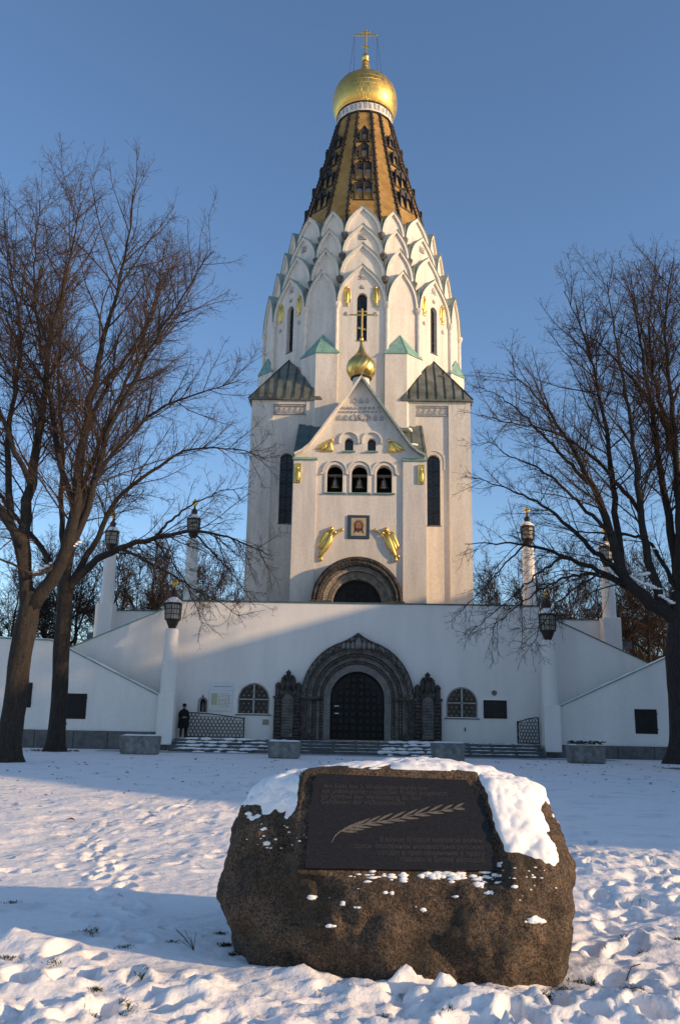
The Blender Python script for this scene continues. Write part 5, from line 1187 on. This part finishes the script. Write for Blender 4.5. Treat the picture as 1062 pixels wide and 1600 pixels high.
# ------------------------------------------------------------------ bare trees
def unit(a): return a / (np.linalg.norm(a, axis=-1, keepdims=True) + 1e-9)
def resample(pts, n):
    p = np.asarray(pts, float)
    for _ in range(2):                              # round the corners
        q = [p[0]]
        for a, b_ in zip(p[:-1], p[1:]): q += [a * .75 + b_ * .25, a * .25 + b_ * .75]
        p = np.array(q + [p[-1]])
    s = np.r_[0, np.cumsum(np.linalg.norm(np.diff(p, axis=0), axis=1))]; t = np.linspace(0, s[-1], n + 1); return np.stack([np.interp(t, s, p[:, k]) for k in range(3)], -1), s[-1]
def spawn(P, Rr, Ln, spacing, t0, ang, lfac, lmin, lmax, nseg, trop, wig, rfac, rmin, rg_, bias=None):
    "children along every parent polyline, all at once"
    cnt = np.maximum(1, np.round(Ln * (1 - t0) / spacing + rg_.uniform(-.4, .4, len(Ln)))).astype(int)
    par = np.repeat(np.arange(len(Ln)), cnt); t = t0 + (1 - t0) * rg_.random(len(par)) ** .9; ns = P.shape[1] - 1
    q = np.clip(t * ns, 0, ns - 1e-4); i = q.astype(int); f_ = (q - i)[:, None]
    A_ = P[par, i]; B_ = P[par, i + 1]; pos = A_ * (1 - f_) + B_ * f_; tan = unit(B_ - A_); rp = Rr[par, i] * (1 - f_[:, 0]) + Rr[par, i + 1] * f_[:, 0]
    rnd = unit(rg_.normal(size=(len(par), 3))); perp = unit(np.cross(tan, rnd)); a = rg_.uniform(ang[0], ang[1], len(par))[:, None]
    d = np.cos(a) * tan + np.sin(a) * perp
    L_ = np.clip(Ln[par] * lfac * rg_.uniform(.5, 1.15, len(par)) * (1.1 - .62 * t), lmin * rg_.uniform(.7, 1.3, len(par)), lmax)
    Q = [pos]; d = unit(d); st_ = (L_ / nseg)[:, None]
    for k in range(nseg):
        d = unit(d + rg_.normal(size=d.shape) * wig + np.array([0, 0, 1.0]) * (trop * np.clip((pos[:, 2:3] - 12.0) / 2.5, -1.1, 1))); Q.append(Q[-1] + d * st_)
    Q = np.stack(Q, 1); r0 = np.clip(np.minimum(rp * .7, L_ * rfac), rmin, None); RR_ = r0[:, None] * np.linspace(1, .35, nseg + 1)[None]; RR_ = np.maximum(RR_, rmin * .7)
    return Q, RR_, L_
def prisms(P, Rr, k=3):
    "separate k-sided prisms for every segment"
    a = P[:, :-1].reshape(-1, 3); b_ = P[:, 1:].reshape(-1, 3); ra = Rr[:, :-1].reshape(-1); rb = Rr[:, 1:].reshape(-1)
    d = unit(b_ - a); h = np.where(np.abs(d[:, 2:3]) < .9, np.array([[0, 0, 1.]]), np.array([[1., 0, 0]])); uu = unit(np.cross(d, h)); vv = np.cross(d, uu); V_ = []
    for base, r_ in ((a, ra), (b_, rb)):
        for j in range(k): an = 2 * math.pi * j / k; V_.append(base + (uu * math.cos(an) + vv * math.sin(an)) * r_[:, None])
    V_ = np.stack(V_, 1); n = len(a); off = (np.arange(n) * 2 * k)[:, None]
    F_ = np.concatenate([off + np.array([[j, (j + 1) % k, k + (j + 1) % k, k + j]]) for j in range(k)], 0)
    return V_.reshape(-1, 3), F_
def tree(name, label, base, trunk, limbs, seed, group, dens=(1, 1, 1), rmin=(.014, .0075, .0055), cut=None, snow=()):
    rg_ = np.random.default_rng(seed); t = thing(name, label, 'tree', base, group); b = MB()
    # trunk with root flare, slightly fluted
    tp, _ = resample([p[:3] for p in trunk], 18); tr_ = np.interp(np.linspace(0, 1, 19), np.linspace(0, 1, len(trunk)), [p[3] for p in trunk])
    n = 20; vs = []; fs = []
    for i in range(19):
        for k in range(n):
            a = 2 * math.pi * k / n; fl = 1 + (.42 * math.exp(-i / 1.1)) * (1 + .5 * math.sin(5 * a + seed)) + .05 * math.sin(3 * a + i * .7 + seed) + .03 * math.sin(7 * a - i); vs.append((tp[i, 0] + tr_[i] * fl * math.cos(a), tp[i, 1] + tr_[i] * fl * math.sin(a), tp[i, 2]))
    for i in range(18):
        for k in range(n): j = (k + 1) % n; fs.append((i*n+k, i*n+j, i*n+n+j, i*n+n+k))
    b.add(vs, fs); P0 = []; R0 = []; L0 = []
    for lp, r0, r1 in limbs:
        r0 *= .86
        p, l = resample(lp, 26); p[2:-1] += rg_.normal(0, .035, (24, 3)) * min(1, l / 6)
        rr = r1 + (r0 - r1) * (1 - np.linspace(0, 1, 27)) ** 1.25; rr[0] *= 1.25; b.tube([tuple(q) for q in p], list(rr), 9); P0.append(p); R0.append(rr); L0.append(l)
    b.build('trunk', M['bark'], t, smooth=True)
    P0 = np.array(P0); R0 = np.array(R0); L0 = np.array(L0)
    P1, R1, L1 = spawn(P0, R0, L0, .34 / dens[0], .2, (.4, .95), .34, .9, 4.0, 9, .045, .09, .0095, rmin[0], rg_)
    P2, R2, L2 = spawn(P1, R1, L1, .19 / dens[1], .1, (.45, 1.1), .44, .4, 1.9, 4, .03, .13, .0085, rmin[1], rg_)
    P3, R3, L3 = spawn(P2, R2, L2, .15 / dens[2], .1, (.5, 1.2), .45, .16, .6, 2, .01, .17, .008, rmin[2], rg_)
    VV = []; FF = []; o_ = 0
    for P_, R_, k in ((P1, R1, 5), (P2, R2, 3), (P3, R3, 3)):
        v, f_ = prisms(P_, R_, k); VV.append(v); FF.append(f_ + o_); o_ += len(v)
    v = np.concatenate(VV) - np.array(base); put('crown', np_mesh('crown', v, np.concatenate(FF), M['twigfar' if name == 'background_tree' else 'twig']), t)
    if len(snow):
        sb = MB(); q = random.Random(seed)
        for (x, y, z, r_, dx, dz) in snow:
            for k in range(5): f_ = k / 4 - .5; sb.blob((x + dx * f_, y - .02, z + dz * f_), (r_ * (.8 + .5 * q.random()), r_ * .7, r_ * .45), 8, 4, .4, q)
        tag(sb.build('branch_snow', M['snowcap'], t, smooth=True), kind='stuff')
    return t
def pline(pts, Y0, dY, dy0=0.0):
    n = len(pts); r_ = []
    for k, (x, y) in enumerate(pts):
        Y = Y0 + dy0 + dY * (k / (n - 1)) ** 1.3; X, Z = at(x, y, Y); r_.append((X, Y, Z))
    return r_
def ptrunk(pts, Y0):
    r_ = []
    for x, y, rad in pts: X, Z = at(x, y, Y0); r_.append((X, Y0, max(Z, -.12), rad))
    return r_
GTREE = 'bare lime trees on the lawn'
YA = 33.0
tree('bare_lime_tree', 'leafless tree with forked leaning trunk at the left picture edge', (*gnd(12, 1190), 0), ptrunk([(12, 1194, .44), (18, 1140, .42), (28, 1060, .41), (38, 990, .40), (46, 950, .42), (52, 925, .33)], YA),
     [(pline([(46, 950), (37, 890), (38, 820), (49, 757), (62, 671), (73, 588), (79, 520), (94, 470), (112, 400), (126, 318)], YA, 2), .33, .02),
      (pline([(46, 950), (78, 912), (104, 868), (118, 800), (130, 690), (147, 607), (162, 531), (186, 445), (200, 390), (208, 305)], YA, -2), .34, .02),
      (pline([(38, 890), (14, 800), (11, 675), (23, 626), (36, 520), (20, 440), (8, 345)], YA, 3), .2, .02),
      (pline([(104, 868), (140, 800), (166, 678), (196, 625), (241, 531), (271, 486), (308, 430), (334, 392)], YA, -3), .2, .018),
      (pline([(118, 800), (88, 700), (82, 645), (66, 560), (50, 440), (62, 312)], YA, 4), .15, .018),
      (pline([(38, 850), (-30, 760), (-80, 640), (-120, 500), (-130, 380)], YA, 2), .22, .02),
      (pline([(49, 757), (0, 650), (-40, 520), (-60, 380)], YA, -3), .14, .018),
      (pline([(130, 690), (165, 600), (220, 530), (246, 460), (258, 385)], YA, 3), .13, .016),
      (pline([(104, 868), (60, 905), (20, 880), (-40, 860)], YA, -3), .12, .02)],
     21, GTREE, dens=(1.45, 1.05, .9), rmin=(.011, .0063, .0048),
     snow=[(*[at(66, 899, YA)[0], YA - .1, at(66, 899, YA)[1] + .25], .12, .8, .4), (*[at(116, 858, YA)[0], YA - .1, at(116, 858, YA)[1] + .1], .1, .4, .3)])
YB_ = 42.6
tree('bare_lime_tree', 'straight leafless tree trunk standing before left wing wall of terrace', (*gnd(88, 1174), 0), ptrunk([(88, 1177, .40), (91, 1110, .37), (96, 1040, .375), (98, 990, .39), (102, 930, .37), (104, 900, .32)], YB_),
     [(pline([(103, 925), (138, 882), (186, 856), (240, 842), (300, 828), (370, 842), (418, 868)], YB_, -3), .26, .02),
      (pline([(103, 925), (148, 850), (181, 776), (249, 727), (297, 697), (370, 701), (412, 716)], YB_, 2), .22, .02),
      (pline([(103, 925), (116, 820), (150, 740), (226, 652), (282, 622), (328, 610), (374, 594)], YB_, -2), .22, .02),
      (pline([(103, 925), (94, 800), (100, 690), (90, 600), (98, 500), (92, 430)], YB_, 3), .2, .02),
      (pline([(104, 900), (122, 800), (150, 700), (205, 580), (238, 490), (264, 420)], YB_, 4), .22, .02),
      (pline([(186, 856), (232, 878), (282, 908), (330, 935), (372, 962)], YB_ - 1, -2), .09, .015),
      (pline([(103, 925), (70, 860), (20, 800), (-40, 720), (-60, 600)], YB_, 3), .2, .02),
      (pline([(240, 842), (280, 800), (330, 770), (385, 762)], YB_ - 1.2, 2), .09, .015),
      (pline([(300, 828), (335, 865), (375, 910), (400, 950)], YB_ - 1.6, -1.5), .06, .012), (pline([(240, 842), (272, 880), (300, 930), (318, 975)], YB_ - 1.2, -2), .06, .012)],
     22, GTREE, dens=(1.5, 1.05, .9), rmin=(.012, .0074, .0058))
YC = 37.0
tree('bare_lime_tree', 'broad leafless tree with many rising limbs at the right picture edge', (at(1071, 1192, YC)[0], YC, 0), ptrunk([(1071, 1194, .62), (1067, 1120, .55), (1063, 1060, .57), (1064, 1000, .60), (1064, 955, .56), (1064, 925, .44)], YC),
     [(pline([(1064, 975), (1036, 953), (994, 926), (972, 900), (955, 835), (930, 765), (900, 715), (870, 660), (838, 618), (795, 580)], YC, -2), .36, .02),
      (pline([(972, 900), (964, 830), (955, 740), (945, 660), (928, 580), (905, 505), (880, 455)], YC - .5, 3), .2, .018),
      (pline([(1036, 953), (1010, 880), (1000, 800), (990, 700), (975, 600), (958, 505), (948, 440)], YC, -3), .24, .018),
      (pline([(1064, 940), (1050, 850), (1035, 760), (1018, 650), (1000, 540), (985, 430)], YC, 2), .26, .018),
      (pline([(1064, 940), (1060, 800), (1054, 700), (1047, 600), (1035, 500), (1052, 405)], YC, -2), .28, .02),
      (pline([(994, 926), (940, 893), (880, 868), (820, 850), (770, 849), (726, 850)], YC, -2.5), .16, .016),
      (pline([(972, 900), (915, 850), (860, 795), (800, 764), (738, 746)], YC, 2), .16, .016),
      (pline([(1047, 700), (1035, 652), (985, 590), (930, 530), (890, 508)], YC, 3), .15, .016),
      (pline([(994, 926), (930, 893), (870, 905), (815, 940), (765, 985)], YC, -3), .09, .013),
      (pline([(880, 868), (835, 900), (785, 945), (738, 985)], YC - 1.5, -1.5), .06, .012), (pline([(940, 893), (885, 925), (845, 975), (828, 1010)], YC - .8, -2), .06, .012), (pline([(820, 850), (785, 885), (750, 925), (715, 960)], YC - 1.8, 1), .05, .012),
      (pline([(1064, 940), (1020, 848), (982, 832), (920, 835), (850, 815)], YC, 3.5), .14, .015),
      (pline([(1000, 800), (950, 735), (900, 690), (850, 670), (790, 660), (752, 648)], YC, -4), .12, .015),
      (pline([(930, 765), (880, 715), (830, 660), (785, 620), (748, 605)], YC - 1, 3), .11, .014),
      (pline([(1064, 940), (1110, 850), (1150, 740), (1190, 600), (1200, 470)], YC, 1), .3, .02),
      (pline([(1064, 940), (1085, 800), (1100, 650), (1090, 500), (1100, 380)], YC, -2), .28, .02),
      (pline([(1054, 700), (1020, 600), (1010, 500), (1025, 420)], YC, 4), .13, .016),
      (pline([(955, 835), (900, 780), (850, 735), (800, 715), (760, 690)], YC - 1, 3), .11, .015)],
     23, GTREE, dens=(1.4, 1.05, .9), rmin=(.0115, .007, .0054),
     snow=[(*[at(x, y, YC)[0], YC - .25, at(x, y, YC)[1] + .2], r_, .5, s_) for x, y, r_, s_ in ((990, 915, .12, -.3), (1008, 905, .16, .1), (1016, 925, .14, -.2), (1038, 945, .12, -.3), (1010, 868, .08, .1))])
# trees beyond the church, copies of two individuals
def auto_tree(seed, H_):
    q = np.random.default_rng(seed); trunk = [(0, 0, -.1, .36), (.1, 0, H_ * .12, .32), (.15, .1, H_ * .25, .28), (.1, .1, H_ * .32, .22)]; limbs = []
    limbs.append(([(.1, .1, H_ * .3), (.3, 0, H_ * .5), (0, .3, H_ * .75), (.2, .1, H_)], .2, .015))
    for k in range(12):
        a = k * 2.4 + q.uniform(-.3, .3); s = q.uniform(.7, 1.1) * H_ * .32; z0 = H_ * q.uniform(.16, .5); zt = H_ * q.uniform(.62, .95) if k % 3 else H_ * q.uniform(.4, .6)
        limbs.append(([(.1, .1, z0), (math.cos(a) * s * .35, math.sin(a) * s * .35, z0 + (zt - z0) * .3), (math.cos(a) * s * .75, math.sin(a) * s * .75, z0 + (zt - z0) * .65), (math.cos(a) * s, math.sin(a) * s, zt)], .13, .013))
    return trunk, limbs
GB = 'bare trees beyond the church'
protos = []
for sd_, H_, lb in ((31, 19, 'leafless tree behind terrace between the two left tall lamp columns'), (32, 17.5, 'leafless tree behind terrace between the two right tall lamp columns')):
    tk, lm = auto_tree(sd_, H_); protos.append(tree('background_tree', lb, (0, 0, 0), tk, lm, sd_, GB, dens=(1.35, .95, .75), rmin=(.024, .016, .012)))
spots_bg = [(0, 232, 84, 1.0, 0, None), (1, 892, 82, 1.0, 0, None),
            (1, 345, 90, .95, 2.0, 'leafless tree close against the left side of the church base'), (0, 770, 92, .95, 1.2, 'leafless tree close against the right side of the church base'),
            (0, 120, 88, 1.05, 3.9, 'leafless background tree showing between the two large left trunks'), (1, 20, 95, 1.15, 4.4, 'leafless background tree behind wing wall at far left'),
            (1, 985, 96, 1.1, 5.2, 'leafless background tree behind outer right tall lamp column'), (0, 1035, 88, 1.0, .7, 'leafless background tree behind wing wall at far right'),
            (1, 180, 105, 1.2, 1.1, 'slender leafless tree further back near outer left tall lamp column'), (0, 835, 104, 1.15, 2.9, 'slender leafless tree further back near inner right tall lamp column'),
            (0, 290, 110, 1.2, 5.5, 'slender leafless tree further back near inner left tall lamp column'), (1, 935, 112, 1.25, 3.3, 'slender leafless tree further back between right lamp columns'),
            (0, 70, 78, .9, 2.2, 'low leafless tree just behind the left wing wall coping'), (1, 210, 76, .85, .4, 'low leafless tree just behind the left rear parapet'),
            (1, 860, 76, .85, 2.6, 'low leafless tree just behind the right rear parapet'), (0, 1010, 78, .9, 4.8, 'low leafless tree beside the brown house behind right parapet'),
            (0, 320, 100, 1.0, 4.0, 'leafless tree half hidden by the church at its left')]
for k, (pi_, px, Y, sc_, rz, lb) in enumerate(spots_bg):
    X = at(px, 1000, Y)[0]; src = protos[pi_]
    if lb is None: o = src
    else:
        o = src.copy(); COL.objects.link(o); o['label'] = lb
        for c in list(src.children): d = c.copy(); COL.objects.link(d); d.parent = o
    o.location = (X, Y, 0); o.rotation_euler = (0, 0, rz); o.scale = (sc_, sc_, sc_)

# ------------------------------------------------------------------ houses
def house(label, x0, x1, y0, y1, h, mt, flat=True, cols=6, rows=4, face='x0'):
    t = thing('apartment_house', label, 'house', ((x0 + x1) / 2, (y0 + y1) / 2, 0))
    MB().box(x0, x1, y0, y1, -.1, h - .3).build('wall', mt, t)
    if flat: MB().bbox(x0 - .0, x1 + .0, y0 - .0, y1 + .0, h - .298, h, .03).build('roof', M['plinth'], t)
    else:
        ym = (y0 + y1) / 2; MB().add([(x0 - .4, y0 - .5, h - .3), (x1 + .4, y0 - .5, h - .3), (x1 + .4, y1 + .5, h - .3), (x0 - .4, y1 + .5, h - .3), (x0 - .4, ym, h + 3), (x1 + .4, ym, h + 3)], [(0, 1, 5, 4), (2, 3, 4, 5), (0, 4, 3), (1, 2, 5), (0, 3, 2, 1)]).build('roof', M['rooftile'], t)
    me = None
    for i in range(cols):
        for j in range(rows):
            z = 1.4 + j * (h - 2) / rows
            if face == 'x0':
                y = y0 + (i + .5) * (y1 - y0) / cols
                if me is None: me = (MB().box(-.04, .1, -.55, .55, 0, 1.5).mesh('window', M['glass']), MB().box(-.12, .02, -.65, .65, -.1, -.002).mesh('sill', M['plinth'])); 
                o = put('window', me[0], t, loc=(x0 - (x0 + x1) / 2, y - (y0 + y1) / 2, z))
            else:
                x = x0 + (i + .5) * (x1 - x0) / cols
                if me is None: me = (MB().box(-.5, .5, -.04, .1, 0, 1.5).mesh('window', M['glass']), MB().box(-.6, .6, -.12, .02, -.1, -.002).mesh('sill', M['plinth']))
                o = put('window', me[0], t, loc=(x - (x0 + x1) / 2, y0 - (y0 + y1) / 2, z))
            put('sill', me[1], o)
M['brick'] = mat('brown_brick', (.17, .105, .075), .9, .2, 3, .3, 20); M['rooftile'] = mat('brown_roof_tile', (.12, .075, .06), .9, .2, 4); M['stucco'] = mat('grey_stucco', (.35, .33, .30), .9, .1, 1)
house('brown brick house with dark roof far behind the right trees', at(985, 1020, 118)[0], at(1130, 1020, 118)[0], 118, 130, 8.2, M['brick'], False, 6, 2, 'y0')
hh = thing('unseen_shade_hall', 'unseen grey hall with steep hipped roof, added right of lawn to cast shade', 'house', (32, 27.8, 0))  # out of view; added, its roof shaped for the shadow it casts
MB().box(25, 39, 5.6, 60, -.1, 6.2).build('wall', M['stucco'], hh)
MB().add([(24.9, 5.5, 6.2), (39.1, 5.5, 6.2), (39.1, 60.1, 6.2), (24.9, 60.1, 6.2), (32, 19, 16.7), (32, 53, 16.7)], [(0, 1, 4), (1, 2, 5, 4), (2, 3, 5), (3, 0, 4, 5), (0, 3, 2, 1)]).build('roof', M['rooftile'], hh)
wme = MB().box(-.04, .1, -.6, .6, 0, 2.4).mesh('window', M['glass']); sme = MB().box(-.12, .02, -.7, .7, -.1, -.002).mesh('sill', M['plinth'])
for k in range(12):
    o = put('window', wme, hh, loc=(-7, -20.5 + k * 3.7, 2.0)); put('sill', sme, o)

# ------------------------------------------------------------------ small things on the snow
b = MB(); q = random.Random(12)
def tuft(px, py, n, s):
    x0, y0 = gnd(px, py)
    for k in range(n):
        a = q.uniform(0, 6.3); rr = abs(q.gauss(0, s * .5)); x = x0 + rr * math.cos(a); y = y0 + rr * math.sin(a) * .6; z = gz(x, y) - .01; h = q.uniform(.012, .04); la = q.uniform(0, 6.3); ll = q.uniform(.03, .08); wd = .0025
        p1 = (x + ll * .4 * math.cos(la), y + ll * .4 * math.sin(la), z + h * .7); p2 = (x + ll * math.cos(la), y + ll * math.sin(la), z + h * q.uniform(.5, 1))
        b.add([(x - wd, y, z), (x + wd, y, z), (p1[0] + wd, p1[1], p1[2]), (p1[0] - wd, p1[1], p1[2]), p2], [(0, 1, 2, 3), (3, 2, 4)])
for px, py, n, s in ((20, 1408, 60, .09), (150, 1370, 40, .08), (140, 1455, 50, .09), (150, 1452, 30, .06), (15, 1500, 60, .10), (80, 1510, 50, .09), (150, 1545, 70, .07), (200, 1567, 80, .07), (220, 1530, 50, .06), (190, 1588, 60, .07), (990, 1568, 70, .09), (1058, 1465, 50, .08), (905, 1528, 90, .10), (880, 1540, 90, .08), (855, 1553, 80, .07), (352, 1474, 120, .07), (365, 1490, 60, .06), (345, 1455, 60, .05), (270, 1470, 30, .07), (600, 1590, 30, .06), (150, 1590, 40, .08), (700, 1592, 30, .07), (175, 1400, 40, .1), (195, 1480, 40, .1), (975, 1475, 30, .06), (1000, 1490, 30, .06), (925, 1530, 40, .05), (640, 1545, 30, .05), (790, 1555, 40, .05)):
    tuft(px, py, n, s)
tag(b.build('grass', M['grass'], norm=False), 'sparse dark grass poking through trampled snow', 'grass', kind='stuff')
b = MB(); x0, y0 = gnd(303, 1482); z0 = gz(x0, y0)
for k in range(9):
    a = q.uniform(-1.2, 1.2); l = q.uniform(.06, .17); b.tube([(x0, y0, z0), (x0 - .03 + a * .03, y0, z0 + l * .5), (x0 - .07 + a * .07, y0 + q.uniform(-.03, .03), z0 + l)], .0022, 3)
tag(b.build('dry_weed', M['leafdead'], norm=False), 'small dry brown weed sticking up left of the boulder', 'plant')
x0, y0 = gnd(110, 1284); z0 = gz(x0, y0) + .02
b = MB(); nL = 9; vs = []; fs = []
for i in range(nL):
    f_ = i / (nL - 1); wd = .05 * math.sin(math.pi * f_) ** .7 + .004
    for j in (-1, 0, 1): vs.append((x0 - .08 + .16 * f_, y0 + j * wd, z0 + .02 * abs(j) * math.sin(f_ * 3) + .02 * math.sin(f_ * math.pi)))
for i in range(nL - 1):
    for j in range(2): fs.append((i*3+j, i*3+3+j, i*3+4+j, i*3+1+j))
b.add(vs, fs); b.tube([(x0 + .075, y0, z0), (x0 + .12, y0 + .02, z0 + .02)], .003, 4)
M['orange'] = mat('orange_leaf', (.24, .10, .03), .7, .25, 12)
tag(b.build('fallen_leaf', M['orange'], smooth=True), 'curled orange brown leaf lying on sunlit snow', 'leaf')
b = MB()
for k in range(260):
    px = q.uniform(0, 1062); py = 1186 + abs(q.gauss(0, 28)); x, y = gnd(px, py)
    if y < 11 or y > 42 or abs(x) > 17: continue
    z = gz(x, y) + .012; s = q.uniform(.025, .06) * (.5 + y / 40); a = q.uniform(0, 6.3); c_, s_ = math.cos(a), math.sin(a)
    b.add([(x - s * c_, y - s * s_, z), (x + s * .5 * s_, y - s * .5 * c_, z + s * .5), (x + s * c_, y + s * s_, z + s * .2), (x - s * .5 * s_, y + s * .5 * c_, z + s * .3)], [(0, 1, 2, 3)])
xb, yb = gnd(88, 1174)
for k in range(70):
    a = q.uniform(0, 6.3); rr = q.uniform(.5, 1.3); x = xb + rr * math.cos(a); y = yb + rr * math.sin(a) - .2; s = q.uniform(.05, .12); b.add([(x - s, y, .02), (x, y - s * .5, .03 + s * .4), (x + s, y, .05), (x, y + s, .06)], [(0, 1, 2, 3)])
tag(b.build('leaf_litter', M['leafdead'], norm=False), 'scattered dark leaf litter and debris across far snow', 'leaves', kind='stuff')
b = MB()
for (pxs) in (((1018, 1380 - 165), (1012, 1216), (1006, 1213)), ((975, 1532), (985, 1516), (1000, 1514)), ((840, 1560), (850, 1552))):
    pts = []
    for px, py in pxs: x, y = gnd(px, py); pts.append((x, y, gz(x, y) + .012))
    b.tube(pts, .004, 4)
tag(b.build('fallen_twigs', M['twig'], norm=False), 'few thin fallen twigs lying on snow right of boulder', 'twigs', kind='stuff')
